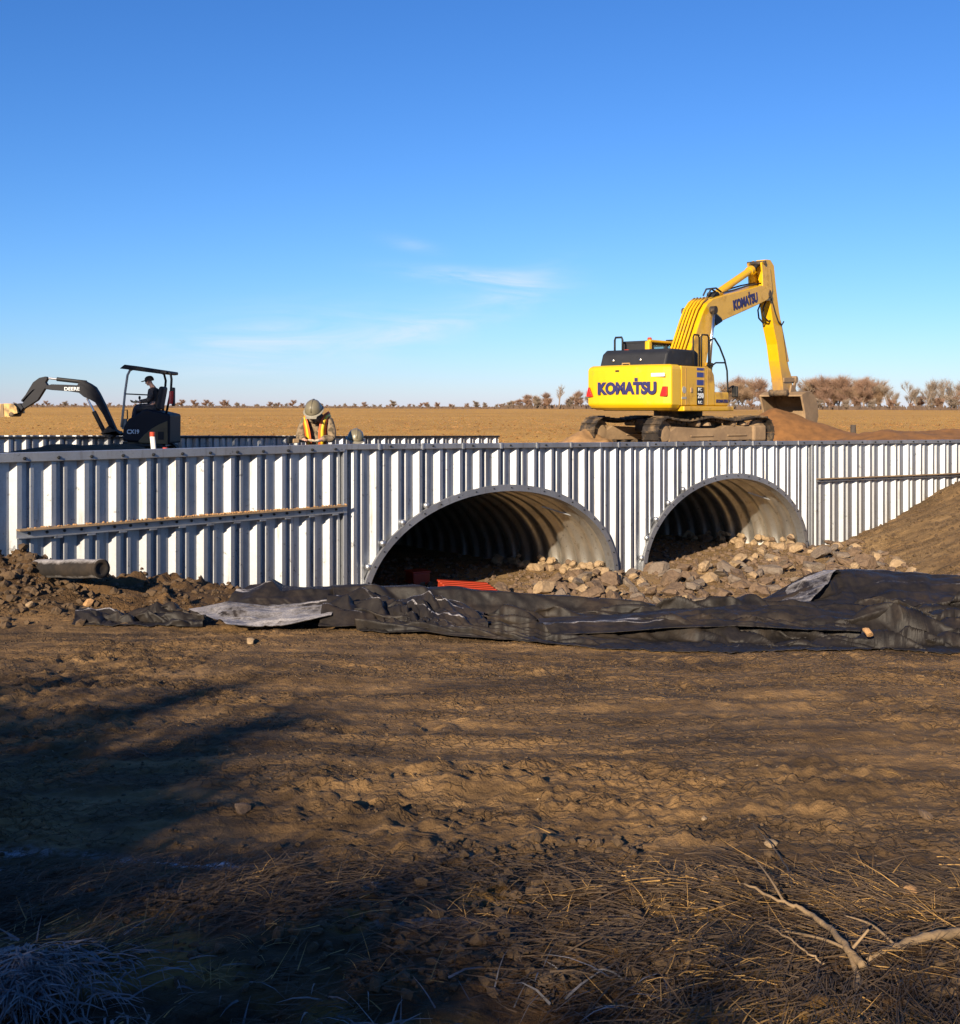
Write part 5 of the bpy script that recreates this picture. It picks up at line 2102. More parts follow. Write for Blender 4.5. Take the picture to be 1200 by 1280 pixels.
# operator on the small digger
oq = MP(975, 412, 0)
op_w = mx.matrix_basis @ Vector((oq[0], 0, oq[1]))
op = tag(empty('person', (op_w.x, op_w.y, op_w.z), PI), 'operator in dark jacket and dark cap sitting on the small digger', 'person')
HIP = Vector((-.02, 0, .09))
body = [[(HIP, (.12, .13)), (Vector((-.01, 0, .28)), (.10, .13)), (Vector((.05, 0, .47)), (.10, .15)), (Vector((.08, 0, .56)), .07), (Vector((.12, 0, .62)), .055)]]
for s in (-1, 1):
    body += [[(HIP, (.12, .13)), (Vector((.12, s * .11, .07)), .085), (Vector((.46, s * .14, .08)), .062), (Vector((.52, s * .14, -.30)), .042), (Vector((.63, s * .14, -.34)), (.042, .032))]]
    hw_ = Vector((.40, s * .20, .20))
    body += [[(Vector((.05, 0, .47)), (.10, .15)), (Vector((.06, s * .19, .47)), .064), (Vector((.10, s * .25, .22)), .048), (hw_ - Vector((.05, 0, 0)), .03), (hw_, .026)]]
    body += hand_chains(hw_, (.9, 0, -.1), (0, 1, 0), 1, .9)
HO = Vector((.17, 0, .70))
body += head_chain((.12, 0, .62), HO, (.95, 0, -.3))
skin_mesh('body', body, M_SKIN, op)
face_bits(op, HO, Vector((.25, 0, .97)), Vector((.95, 0, -.3)))
jk = [[(Vector((-.02, 0, .05)), (.15, .16)), (Vector((-.01, 0, .28)), (.135, .165)), (Vector((.05, 0, .46)), (.135, .18)), (Vector((.08, 0, .55)), (.10, .11))]]
for s in (-1, 1):
    jk += [[(Vector((.05, 0, .46)), (.135, .18)), (Vector((.06, s * .20, .46)), .09), (Vector((.09, s * .26, .24)), .075), (Vector((.33, s * .215, .205)), .05)]]
skin_mesh('jacket', jk, M_JACK, op)
tr_ = [[(Vector((-.05, 0, .10)), (.13, .15)), (Vector((.0, 0, .07)), (.13, .15))]]
for s in (-1, 1):
    tr_ += [[(Vector((.0, 0, .07)), (.13, .15)), (Vector((.14, s * .11, .07)), .10), (Vector((.46, s * .14, .08)), .08), (Vector((.52, s * .14, -.28)), .065)]]
skin_mesh('trousers', tr_, M_DENIM, op)
for s in (-1, 1):
    hw_ = Vector((.40, s * .20, .20))
    skin_mesh('glove', hand_chains(hw_, (.9, 0, -.1), (0, 1, 0), 1.3, .9), M_GLOVEY, op)
    mb = MB()
    mb.box((.60, s * .14, -.35), (.26, .09, .09))
    mb.build('boot', M_BOOT, op, bevel=.03)
mb = MB()
mb.lathe([(.105, 0), (.108, .04), (.095, .09), (.06, .125), (.01, .135)], HO + Vector((-.01, 0, .02)), 20, Matrix.Rotation(R(14), 3, 'Y'), 1.08, .9)
mb.box(HO + Vector((.14, 0, .02)), (.10, .14, .012), Matrix.Rotation(R(18), 3, 'Y'))
mb.build('cap', M_JACK, op, smooth=False)

# ------------------------------------------------------------------ small site things
sp = tag(empty('marker_post'), 'white plastic marker post with an orange top in front of the small digger', 'post')
a = P(190.5, 566, 15.9)
a = Vector((a.x, a.y, a.z))
pb = OL + DL * (LW - 2.99) - NL * .25
base = Vector((a.x, a.y + .3, EYE - 1.3))
top = P(190.5, 540, a.y + .3)
mb = MB()
mb.tube([base, (top.x, top.y, top.z - .065)], .036, 14)
mb.build('post', M_WHITE, sp, smooth=True)
mb = MB()
mb.tube([(top.x, top.y, top.z - .065), (top.x, top.y, top.z)], .038, 14)
mb.build('cap', M_ORANGE, sp)
b0 = P(206.5, 561, 16.3)
mb = MB()
mb.tube([(b0.x, b0.y, EYE - 1.3), (b0.x, b0.y, b0.z + .02)], .038, 12)
tag(mb.build('survey_stake', M_ORANGE), 'short orange survey stake just right of the white marker post', 'stake')
c = P(1066.5, 531, 44)
mb = MB()
mb.tube([(c.x, c.y, EYE - 1.4), (c.x, c.y, c.z)], [.12, .10], 9)
tag(mb.build('fence_post', M_STICKD), 'lone dark fence stub standing in the dry field at right', 'post')
# impact wrench on the fill left of the worker
iw = tag(empty('impact_wrench'), 'yellow and black power tool resting on the wall top beside the worker', 'power tool')
c = W3(OL, DL, NL, LW - .84, .02, -.541 + .06)
rt = Matrix.Rotation(PH_L, 3, 'Z')
mb = MB()
mb.box(c, (.12, .06, .065), rt)
mb.build('motor_housing', M_YELD, iw, bevel=.015)
mb = MB()
mb.box(c + rt @ Vector((-.10, 0, .015)), (.08, .06, .10), rt)
mb.build('battery', M_BLACK, iw, bevel=.015)
mb = MB()
mb.tube([c + rt @ Vector((.06, 0, 0)), c + rt @ Vector((.13, 0, -.01)), c + rt @ Vector((.18, 0, -.02))], [.022, .018, .010], 10)
mb.build('socket', M_BLACK, iw)

# dirt lying on the left waler
mb = MB()
for k in range(420):
    s = s_a + .05 + (s_b - s_a) * (random.random() if k < 200 else min(.98, max(.02, random.gauss(.57, .09))))
    r = random.uniform(.006, .018)
    pp = W3(OL, DL, NL, s, random.uniform(.11, .20), WZL + r * .4)
    mb.lathe([(r * .4, -r * .5), (r, 0), (r * .6, r * .7), (r * .1, r * .9)], pp, 5)
o = mb.build('loose_dirt', M_ROCKO)
tag(o, kind='stuff')

# ------------------------------------------------------------------ stones and clods on the ground
def on_ground(px, py):
    lo, hi = 2.0, 26.0
    for _ in range(40):
        m = (lo + hi) / 2
        q = P(px, py, m)
        if q.z > gz(q.x, q.y):
            lo = m
        else:
            hi = m
    return P(px, py, (lo + hi) / 2)


for (px, py, r, me, lab) in (
        (313, 804, .055, PEBS[1], 'single pale stone on the dirt just below the frosted fabric flap'),
        (24, 702, .0, PEBS[0], ''),
        (963, 1058, .030, PEBS[1], 'pale flat stone beside the tip of the dark upright twig'),
        (1137, 1117, .032, PEBS[0], 'ochre stone at the dark edge of the grass, far right foreground'),
        (895, 1103, .022, PEBS[0], 'small ochre pebble left of the dark twig'),
        (302, 1014, .040, PEBS[2], 'brown stone half in shade on the left of the dirt track'),
        (880, 1025, .020, PEBS[1], 'tiny pale pebble in the middle of the dirt track'),
        (1156, 1022, .035, PEBS[2], 'dull brown stone on the right of the dirt track'),
        (1085, 793, .055, PEBS[0], 'orange stone lying on the black fabric at right'),
        (38, 759, .075, PEBS[1], 'pale squared stone at the foot of the left dirt heap'),
        (22, 731, .10, PEBS[1], 'round tan boulder on the left dirt heap'),
        (110, 757, .07, PEBS[0], 'flat ochre slab beside the tail of the fabric')):
    if r <= 0:
        continue
    q = on_ground(px, py)
    if 'fabric at right' in lab:
        q = P(1085, 793, 9.0)
        q = Vector((q.x, q.y, q.z))
    put_rock(me, 'stone', q + Vector((0, 0, r * .3)), r, lab, 'stone')


def many_lumps(name, n, sampler, mat, kind='stuff'):
    base = []
    for k in range(6):
        bm = bmesh.new()
        bmesh.ops.create_icosphere(bm, subdivisions=1, radius=1)
        rr = np.random.default_rng(900 + k)
        for v in bm.verts:
            v.co *= rr.uniform(.6, 1.15)
        base.append((np.array([tuple(v.co) for v in bm.verts]), [[v.index for v in f.verts] for f in bm.faces]))
        bm.free()
    pts = sampler(n)
    V, Fc = [], []
    o = 0
    zz = ground_zr(pts[:, 0], pts[:, 1]) + EYE
    for i in range(len(pts)):
        b_, f_ = base[i % 6]
        r = pts[i, 2]
        a = RNG.uniform(0, 6.28)
        ca, sa = math.cos(a), math.sin(a)
        q = b_ * r * np.array([1, .8, .65])
        q = np.stack([q[:, 0] * ca - q[:, 1] * sa, q[:, 0] * sa + q[:, 1] * ca, q[:, 2]], -1) + [pts[i, 0], pts[i, 1], zz[i] + r * .2]
        V.append(q)
        Fc += [[j + o for j in f] for f in f_]
        o += len(q)
    me = bpy.data.meshes.new(name)
    me.from_pydata(np.concatenate(V).tolist(), [], Fc)
    me.materials.append(mat)
    ob = bpy.data.objects.new(name, me)
    COL.objects.link(ob)
    return tag(ob, kind=kind)


def s_track(n):
    y = 4.3 + RNG.random(n) ** 1.2 * 8
    x = (RNG.random(n) - .5) * y * 1.0
    den = .75 * (vn(x * .8, y * 2.6, 777) + .5) + .25 * (vn(x * 4, y * 6, 778) + .5)
    keep = RNG.random(n) < den ** 2.2 * 1.6
    r = .003 + .012 * RNG.random(n) ** 6 + .003 * (y > 7)
    return np.stack([x, y, r], -1)[keep]


many_lumps('soil_crumbs', 30000, s_track, M_CRUMB)


def s_heap(n):
    x = -5.6 + RNG.normal(size=n) * 1.0
    y = 11.55 + RNG.normal(size=n) * .55
    r = .015 + .07 * RNG.random(n) ** 2.8
    x2 = RNG.uniform(-6, -1.8, n // 2)
    y2 = RNG.uniform(10.8, 13.8, n // 2)
    r2 = .012 + .045 * RNG.random(n // 2) ** 3
    return np.concatenate([np.stack([x, y, r], -1), np.stack([x2, y2, r2], -1)])


many_lumps('earth_clods', 1700, s_heap, M_CLOD)


def s_mound(n):
    x = RNG.uniform(8, 13, n)
    y = RNG.uniform(19, 28, n)
    _, nn = wall_un(x, y)
    r = .015 + .05 * RNG.random(n) ** 3
    return np.stack([x, y, r], -1)[nn > .25]


many_lumps('earth_crumbs', 2600, s_mound, M_CLOD)


def s_apron(n):
    u = RNG.uniform(.5, 13.6, n)
    q = RNG.uniform(-4.5, 5.2, n)
    x, y = LC.x + DC.x * u + NC.x * q, LC.y + DC.y * u + NC.y * q
    r = .02 + .07 * RNG.random(n) ** 2
    return np.stack([x, y, r], -1)[((q > .1) | (np.abs(u - 3.24) < 2.6) | (np.abs(u - 9.73) < 2.5)) & (x < 8.6) & (y > 14.2) & (x > -5)]


many_lumps('gravel', 4200, s_apron, M_ROCK)



def s_verge(n):
    y = RNG.uniform(2.9, 4.35, n)
    x = (RNG.random(n) - .5) * y * 1.05
    keep = RNG.random(n) < np.clip((fbm(x * 2.2, y * 2.2, 779, 3) + .15) * 2.5, .02, 1)
    r = .004 + .026 * RNG.random(n) ** 3
    return np.stack([x, y, r], -1)[keep]


many_lumps('mud_clods', 5200, s_verge, M_CLOD)

# ------------------------------------------------------------------ straw, frost-covered grass, sticks
def blades(name, pts, mat, label=None):
    """pts rows: x, y, length, heading, rise, bend, width, z offset"""
    V, Fc = [], []
    zz = ground_zr(pts[:, 0], pts[:, 1]) + EYE
    o = 0
    for i in range(len(pts)):
        x, y, L, a, el, bend, w, dz = pts[i]
        p = np.array([x, y, zz[i] + dz])
        e = el
        ca, sa = math.cos(a), math.sin(a)
        tw = RNG.uniform(-.9, .9)
        sx = np.array([-sa * math.cos(tw), ca * math.cos(tw), math.sin(tw)])
        for k in range(4):
            ww = w * (1 - k / 3.4)
            V.append(p + sx * ww)
            V.append(p - sx * ww)
            p = p + np.array([ca * math.cos(e), sa * math.cos(e), math.sin(e)]) * L / 3
            e -= bend / 3
        for k in range(3):
            Fc.append((o + 2 * k, o + 2 * k + 1, o + 2 * k + 3, o + 2 * k + 2))
        o += 8
    me = bpy.data.meshes.new(name)
    me.from_pydata(np.array(V).tolist(), [], Fc)
    me.materials.append(mat)
    ob = bpy.data.objects.new(name, me)
    COL.objects.link(ob)
    return tag(ob, kind='stuff')


def straw_pts(n, y0, y1, dens_seed, L0, L1, flat, wid, thr=.35):
    y = RNG.uniform(y0, y1, n)
    x = (RNG.random(n) - .5) * y * 1.05
    d = fbm(x * 1.6, y * 1.6, dens_seed, 3) + .5
    keep = RNG.random(n) < np.clip((d - thr) * 2.2, 0.03, 1) * S(y1, y1 - .6, y + .3 * vn(x * 2, y * 0, 5))
    x, y = x[keep], y[keep]
    m = len(x)
    flow = 3.0 * vn(x * .8, y * .8, dens_seed + 7) + .3
    a = flow + RNG.normal(size=m) * .55 + (RNG.random(m) < .5) * PI
    L = L0 + (L1 - L0) * RNG.random(m) ** 2
    el = np.abs(RNG.normal(size=m)) * flat
    bend = el * 1.7 + RNG.normal(size=m) * .3
    w = wid * RNG.uniform(.5, 1.3, m)
    return np.stack([x, y, L, a, el, bend, w, RNG.uniform(0, .03, m)], -1)


blades('straw', straw_pts(9000, 2.35, 4.2, 1001, .04, .24, .10, .0017, .48), M_STRAW)
blades('weathered_grass', straw_pts(30000, 2.3, 4.3, 1011, .03, .20, .11, .0021, .05), M_STRAWD)
sc_pts = straw_pts(500, 4.1, 9.0, 1021, .03, .13, .12, .0016, .3)
blades('loose_straw', sc_pts, M_STRAW)
# tufts: upright stubble in small groups
tuft = []
for k in range(34):
    cx, cy = RNG.uniform(-1.0, 1.9), RNG.uniform(2.7, 4.0)
    for j in range(int(RNG.uniform(8, 26))):
        tuft.append((cx + RNG.normal() * .03, cy + RNG.normal() * .03, RNG.uniform(.04, .12), RNG.uniform(0, 6.28), RNG.uniform(.2, 1.0), RNG.uniform(.3, 1.6), .0015, 0))
blades('stubble_tufts', np.array(tuft), M_STRAW)
# frosted clump, bottom left
cl = []
for k in range(2000):
    r = abs(RNG.normal()) * .27
    a0 = RNG.uniform(0, 6.28)
    cx, cy = -1.22 + r * math.cos(a0) * .8, 2.82 + r * math.sin(a0) * .7
    cl.append((cx, cy, RNG.uniform(.05, .15), math.atan2(cy - 3.15, cx + 1.25) + RNG.normal() * .6, RNG.uniform(-.2, .45), RNG.uniform(.1, 1.0), RNG.uniform(.0018, .0045), .09 * math.exp(-(r / .4) ** 2)))
blades('frosted_grass', np.array(cl), M_FROSTB)
cl = []
for k in range(70):
    cx, cy = RNG.uniform(-.7, .5), RNG.uniform(2.6, 3.0)
    cl.append((cx, cy, RNG.uniform(.05, .2), RNG.uniform(0, 6.28), RNG.uniform(.1, .6), RNG.uniform(.3, 1.2), RNG.uniform(.002, .004), .01))
blades('frosted_stalks', np.array(cl), M_FROSTB)


def stick(label, main, forks, mat, name='branch'):
    """main: list of (px, py, lift, radius)"""
    def conv(L):
        out = []
        for px, py, h, r in L:
            q = on_ground(px, py)
            # lift above the ground along the line of sight
            out.append((q + Vector((0, 0, h)), r))
        return [(p, r * .52) for p, r in out]
    root = tag(empty(name), label, 'branch')
    m_ = conv(main)
    mb = MB()
    pts = resample([tuple(p) for p, r in m_], len(m_) * 5)
    rad = np.interp(np.linspace(0, len(m_) - 1, len(m_) * 5), range(len(m_)), [r for p, r in m_])
    pts = pts + RNG.normal(size=pts.shape) * .0025
    mb.tube([Vector(p) for p in pts], list(rad * RNG.uniform(.85, 1.15, len(rad))), 8)
    mb.build('stem', mat, root, smooth=True)
    for f in forks:
        c_ = conv(f)
        mb = MB()
        pts = resample([tuple(p) for p, r in c_], len(c_) * 4)
        rad = np.interp(np.linspace(0, len(c_) - 1, len(c_) * 4), range(len(c_)), [r for p, r in c_])
        mb.tube([Vector(p) for p in pts], list(rad), 6)
        mb.build('twig', mat, root, smooth=True)
    return root


stick('forked pale driftwood branch lying in the straw at lower right',
      [(1078, 1222, .03, .022), (1060, 1205, .04, .020), (1035, 1180, .05, .016), (1005, 1158, .05, .013), (980, 1148, .05, .010), (930, 1128, .06, .006)],
      [[(980, 1148, .05, .009), (962, 1125, .07, .006), (942, 1105, .09, .004)],
       [(1060, 1205, .04, .010), (1030, 1192, .04, .008), (990, 1178, .03, .006), (950, 1165, .02, .004)],
       [(1060, 1205, .04, .014), (1072, 1230, .02, .016), (1070, 1240, .01, .014)],
       [(1066, 1208, .05, .009), (1086, 1198, .08, .007)]], M_STICK)
stick('thin dark twig sticking up from the edge of the grass',
      [(990, 1132, .0, .007), (988, 1105, .02, .007), (972, 1080, .04, .006), (955, 1062, .05, .005), (940, 1048, .06, .003)],
      [[(1012, 1130, .0, .004), (1028, 1105, .03, .002)]], M_STICKD)
stick('grey log half buried in straw at the right edge of the foreground',
      [(1230, 1176, .03, .030), (1170, 1182, .03, .026), (1120, 1192, .02, .020), (1085, 1205, .01, .010)],
      [[(1120, 1192, .02, .010), (1090, 1178, .05, .007), (1055, 1165, .05, .004)]], M_STICK)
stick('long thin dry stalk lying in the straw left of the forked branch',
      [(1030, 1215, .02, .006), (1010, 1205, .03, .005), (985, 1190, .04, .005), (952, 1166, .03, .003)], [], M_STICK, 'stalk')
stick('short twig lying on the shaded dirt at left', [(160, 938, .01, .008), (175, 945, .02, .007), (186, 950, .01, .004)], [[(175, 945, .02, .004), (196, 939, .02, .002)]], M_STICKD, 'twig')

# ------------------------------------------------------------------ field grass
def field_blades(n):
    d = np.exp(RNG.uniform(np.log(38), np.log(180), n))
    x = RNG.uniform(-.48, .48, n) * d
    u, nn = wall_un(x, d)
    keep = nn < -14.6
    x, d = x[keep], d[keep]
    z = ground_zr(x, d) + EYE
    V = np.zeros((len(x), 4, 3))
    h = RNG.uniform(.02, .075, len(x)) * S(190, 60, d) * (1 + .5 * (vn(x * .2, d * .2, 1201) > .2))
    w = RNG.uniform(.03, .09, len(x)) * (.6 + d / 120)
    a = RNG.uniform(-.7, .7, len(x))
    lx = RNG.normal(size=len(x)) * .06
    for k, (sx, top) in enumerate(((-1, 0), (1, 0), (.6, 1), (-.6, 1))):
        V[:, k, 0] = x + sx * w * np.cos(a) + lx * top
        V[:, k, 1] = d + sx * w * np.sin(a) - h * .25 * top
        V[:, k, 2] = z - .02 + h * top
    me = bpy.data.meshes.new('field_grass')
    me.from_pydata(V.reshape(-1, 3).tolist(), [], [(4 * i, 4 * i + 1, 4 * i + 2, 4 * i + 3) for i in range(len(x))])
    me.materials.append(M_FIELDG)
    o = bpy.data.objects.new('field_grass', me)
    COL.objects.link(o)
    return tag(o, kind='stuff')


M_FIELDG = paint('field_straw', (.25, .130, .042), .85, 0, .55, .5, bmp=0)
field_blades(8000)

# ------------------------------------------------------------------ bare trees
def tree_mesh(name, seed, H, spread, levels, twigs, mat_t, mat_w, trunk_r, lean=0, low=.2, tw_len=.6, tw_w=.012):
    """returns (trunk mesh, crown mesh)"""
    rr = random.Random(seed)
    tb, cm = MB(), MB()
    tips = []

    def grow(p, d, L, r, lev):
        n = 4
        pts, rad = [p], [r]
        q = p
        for i in range(n):
            d = (d + Vector((rr.gauss(0, .13), rr.gauss(0, .13), rr.gauss(.03, .08)))).normalized()
            q = q + d * L / n
            pts.append(q)
            rad.append(r * (1 - .45 * (i + 1) / n))
        (tb if lev < 2 else cm).tube(pts, rad, 6 if lev == 0 else (5 if lev == 1 else 3), lev == 0)
        if lev >= levels:
            tips.append((pts, d))
            return
        k = rr.randint(3, 5) if lev else rr.randint(5, 7)
        for i in range(k):
            t = low + (1 - low) * (i + rr.random()) / k if lev == 0 else rr.uniform(.25, 1)
            j = min(n - 1, int(t * n))
            b_ = pts[j] + (pts[j + 1] - pts[j]) * (t * n - j)
            az = rr.uniform(0, 6.28)
            outw = Vector((math.cos(az), math.sin(az), 0))
            nd = (d * rr.uniform(.5, 1.0) + outw * spread * rr.uniform(.7, 1.2) + Vector((0, 0, .65))).normalized()
            grow(b_, nd, L * rr.uniform(.5, .75) * (.85 if lev == 0 else 1), max(rad[j] * .55, .008), lev + 1)
        if lev > 0:
            tips.append((pts, d))
        else:
            grow(pts[-1], d, L * .55, rad[-1], lev + 1)

    grow(Vector((0, 0, -.1)), Vector((lean, 0, 1)).normalized(), H * .55, trunk_r, 0)
    vs, fs = [], []
    for i in range(twigs):
        pts, d = rr.choice(tips)
        j = rr.randint(0, len(pts) - 2)
        b_ = pts[j] + (pts[j + 1] - pts[j]) * rr.random()
        dd = (d + Vector((rr.gauss(0, .55), rr.gauss(0, .55), rr.gauss(.45, .5)))).normalized()
        L = tw_len * rr.uniform(.4, 1.3)
        s = dd.cross(Vector((rr.gauss(0, 1), rr.gauss(0, 1), rr.gauss(0, 1)))).normalized() * tw_w
        m_ = b_ + dd * L * .55 + Vector((rr.gauss(0, .06), rr.gauss(0, .06), 0)) * L
        e = b_ + dd * L + Vector((0, 0, rr.gauss(.05, .08))) * L
        o = len(vs)
        vs += [b_ + s, b_ - s, m_ + s * .7, m_ - s * .7, e]
        fs += [(o, o + 1, o + 3, o + 2), (o + 2, o + 3, o + 4)]
    cm.add(vs, fs)
    t = tb.build(name + '_trunk', mat_t, recalc=False)
    c = cm.build(name + '_crown', mat_w, recalc=False)
    mt, mc_ = t.data, c.data
    bpy.data.objects.remove(t)
    bpy.data.objects.remove(c)
    return mt, mc_


TOPS = {}


def put_tree(kind, ms, x, y, s, label, group=None, cat='tree', zoff=0, rz=None, sx=1.0):
    r = empty(kind, (x, y, gz(x, y) + zoff), random.uniform(0, 6.28) if rz is None else rz)
    if ms[1] not in TOPS:
        TOPS[ms[1]] = sorted(v.co.z for v in ms[1].vertices)[int(len(ms[1].vertices) * .995)]
    s = s / TOPS[ms[1]]              # s: wanted height in metres
    r.scale = (s * sx, s * sx, s)
    tag(r, label, cat, group)
    for nm, me in zip(('trunk', 'crown'), ms):
        o = bpy.data.objects.new(nm, me)
        COL.objects.link(o)
        o.parent = r
    return r


TREES = [tree_mesh('tree', 31, 8, 1.05, 3, 4600, M_BARK, M_TWIG, .20, 0, .03, 1.7, .014),
         tree_mesh('tree', 32, 8, 1.15, 3, 4600, M_BARK, M_TWIG3, .20, .05, .02, 1.7, .014),
         tree_mesh('tree', 33, 9, .75, 3, 2200, M_BARK, M_TWIG2, .22, 0, .12, 1.6, .014),
         tree_mesh('tree', 34, 9, .8, 3, 2200, M_BARK, M_TWIG2, .22, -.05, .15, 1.6, .014)]
BUSH = [tree_mesh('bush', 41, 3, 1.5, 2, 1600, M_BARK, M_TWIG2, .07, 0, .0, .8, .022),
        tree_mesh('bush', 42, 3, 1.6, 2, 1600, M_BARK, M_TWIG, .07, 0, .0, .8, .022)]
TL = ['reddish-brown bushy bare tree in the far tree line', 'ochre bushy bare tree in the far tree line',
      'grey open-crowned bare tree in the far tree line', 'grey leaning bare tree in the far tree line']
# (px, height in px, kind, width factor)
for (px, hp, k, sx) in ((660, 16, 0, 1.3), (672, 15, 1, 1.4), (684, 18, 0, 1.2), (712, 15, 1, 1.3), (724, 20, 0, 1.1), (735, 22, 2, 1.0), (640, 9, 1, 1.6), (650, 11, 0, 1.5),
                        (758, 24, 0, 1.1), (780, 26, 1, 1.1), (805, 28, 2, 1), (830, 26, 0, 1.1), (855, 30, 1, 1.1), (880, 32, 0, 1.1), (905, 33, 2, 1),
                        (924, 36, 0, 1.1), (938, 35, 1, 1.1), (952, 34, 0, 1.1), (966, 30, 2, 1.1), (1002, 33, 2, 1), (1016, 35, 0, 1.1), (1030, 38, 0, 1.1), (1042, 37, 1, 1.1),
                        (1054, 38, 0, 1.1), (1068, 36, 1, 1.2), (1080, 36, 0, 1.1), (1092, 33, 1, 1.1), (1102, 33, 2, 1), (1112, 32, 3, 1), (1122, 27, 2, .9), (1137, 26, 3, .9), (1146, 35, 2, .9),
                        (1158, 37, 3, .9), (1168, 34, 2, 1), (1178, 38, 3, .9), (1188, 35, 2, .9), (1198, 36, 3, .95), (1214, 35, 0, 1), (912, 30, 1, 1.2), (930, 31, 1, 1.2), (1009, 31, 1, 1.2), (1023, 33, 1, 1.2), (1036, 34, 1, 1.2), (1048, 33, 0, 1.2), (1061, 33, 1, 1.2), (1074, 31, 0, 1.2), (1086, 30, 0, 1.2), (1097, 27, 1, 1.2), (1150, 16, 0, 1.6), (1172, 17, 1, 1.6), (1192, 16, 0, 1.6)):
    d = random.uniform(295, 325)
    x = (px - CX) / F * d
    H = hp * d / F * (1.14 if k < 2 else 1.05)
    base_off = 0
    put_tree('bare_tree', TREES[k], x, d, H, TL[k], 'bare trees along the far edge of the field', sx=sx * 1.15)
d = 288
x = (699 - CX) / F * d
put_tree('bare_tree', tree_mesh('tree', 37, 9, .75, 2, 500, M_BARK, M_TWIG2, .24, .1, .4, 1.1, .022), x, d, 31 * d / F, 'tall pale bare tree standing clear above the others left of the excavator', sx=1.25)
for i in range(120):
    px = -20 + i * 5.6 + random.uniform(-6, 6)
    if 150 < px < 215 and False:
        continue
    hp = random.choice((3, 4, 4, 5, 5, 6, 6, 7, 8, 10))
    if px < 200:
        hp *= .8
    d = random.uniform(292, 312)
    x = (px - CX) / F * d
    put_tree('bare_bush', BUSH[i % 2], x, d, hp * d / F, 'small bare bush in the thin line along the horizon', 'bushes along the horizon', 'bush', sx=1.5)
# the dark brush under them
for i in range(34):     # undergrowth between the trees on the right
    px = 640 + i * 17.3 + random.uniform(-7, 7)
    d = random.uniform(286, 293)
    x = (px - CX) / F * d
    put_tree('bare_bush', BUSH[i % 2], x, d, random.uniform(9, 17) * d / F, 'low bare bush at the foot of the far tree line', 'bushes under the far trees', 'bush', sx=1.3)
pts = []
V, Fc = [], []
for i in range(7000):
    d = random.uniform(286, 300)
    px = random.uniform(-60, 1260)
    h = random.uniform(.3, 1.0) * (1.5 if px > 630 else .8)
    x = (px - CX) / F * d
    w = random.uniform(.2, .6)
    V.append((x, d, h, w))
Va = np.array(V)
zb = ground_zr(Va[:, 0], Va[:, 1], False) + EYE - .1
co = []
for (x, d, h, w), z in zip(V, zb):
    o = len(co)
    yj = random.uniform(-.3, .3)
    co += [(x - w, d, z), (x + w, d + yj, z), (x + random.uniform(-.6, .6), d, z + h)]
    Fc.append((o, o + 1, o + 2))
me = bpy.data.meshes.new('distant_brush')
me.from_pydata(co, [], Fc)
me.materials.append(M_BRUSH)
o = bpy.data.objects.new('distant_brush', me)
COL.objects.link(o)
tag(o, kind='stuff')
# two weeds in the field
for (px, py, h, lab) in ((1041, 543, 12, 'spindly dry weed in the field right of the fence stub'), (1194, 543, 14, 'spindly dry weed in the field at the right edge')):
    d = 43.0
    x = (px - CX) / F * d
    put_tree('dry_weed', BUSH[0], x, d, h * d / F, lab, None, 'weed')

# trees on the bank behind the camera: they throw the foreground shade
SUN_H = Vector((-.375, -.927)).normalized()
SUN_EL = 20.0
SHT = [tree_mesh('tree', 51, 4.5, 1.0, 3, 9000, M_BARK, M_TWIG2, .10, 0, .02, .6, .018),
       tree_mesh('tree', 52, 4.5, .9, 3, 9000, M_BARK, M_TWIG, .10, 0, .02, .6, .018)]
perp = Vector((-SUN_H.y, SUN_H.x))      # points right-ish
if perp.x < 0:
    perp = -perp


def shade_tree(p, back, H, k, lab, sx=1.0):
    """p: offset across the light, back: distance towards the sun"""
    q = SUN_H * back + perp * p
    put_tree('bare_tree', SHT[k], q.x, q.y, H, lab, 'bare trees on the bank behind the viewpoint', sx=sx)


for (p, back, H, k, sx) in ((-11.5, 8.5, 4.2, 0, 1.5), (-9.3, 8.0, 4.1, 1, 1.5), (-7.4, 8.6, 4.3, 0, 1.5), (-6.1, 7.7, 4.2, 1, 1.5), (-5.0, 8.4, 4.5, 0, 1.4), (-4.1, 7.7, 4.3, 1, 1.4),
                            (-3.2, 8.5, 4.35, 0, 1.3), (-2.4, 7.8, 3.95, 1, 1.3), (-1.65, 8.3, 4.0, 0, .9), (-1.05, 7.8, 3.65, 1, .6), (-.5, 8.4, 4.1, 0, .45), (-.1, 8.0, 3.6, 1, .5), (.3, 8.4, 4.1, 0, .5), (1.0, 8.3, 3.95, 1, .7), (2.6, 8.1, 3.9, 0, .9)):
    shade_tree(p, back, H, k, 'bare shrubby tree on the bank behind the viewpoint', sx)
q = SUN_H * 4 + perp * (-18.5)
put_tree('bare_tree', SHT[0], q.x, q.y, 11.8, 'tall bare tree on the bank far left behind the viewpoint', sx=1.0)

# ------------------------------------------------------------------ light, sky, camera
world = bpy.data.worlds.new('World')
SC.world = world
world.use_nodes = True
nt = world.node_tree
bg = nt.nodes['Background']
sky = nt.nodes.new('ShaderNodeTexSky')
sky.sky_type = 'NISHITA'
sky.sun_disc = False
sky.sun_elevation = R(SUN_EL)
sky.sun_rotation = math.atan2(SUN_H.x, SUN_H.y)
sky.altitude = 300
sky.air_density = 1.0
sky.dust_density = .4
sky.ozone_density = 1.5
hs_ = node(nt, 'ShaderNodeHueSaturation', Saturation=1.0, Value=1.0)
nt.links.new(sky.outputs[0], hs_.inputs['Color'])
tc_ = nt.nodes.new('ShaderNodeTexCoord').outputs['Generated']
sep = nt.nodes.new('ShaderNodeSeparateXYZ')
nt.links.new(tc_, sep.inputs[0])


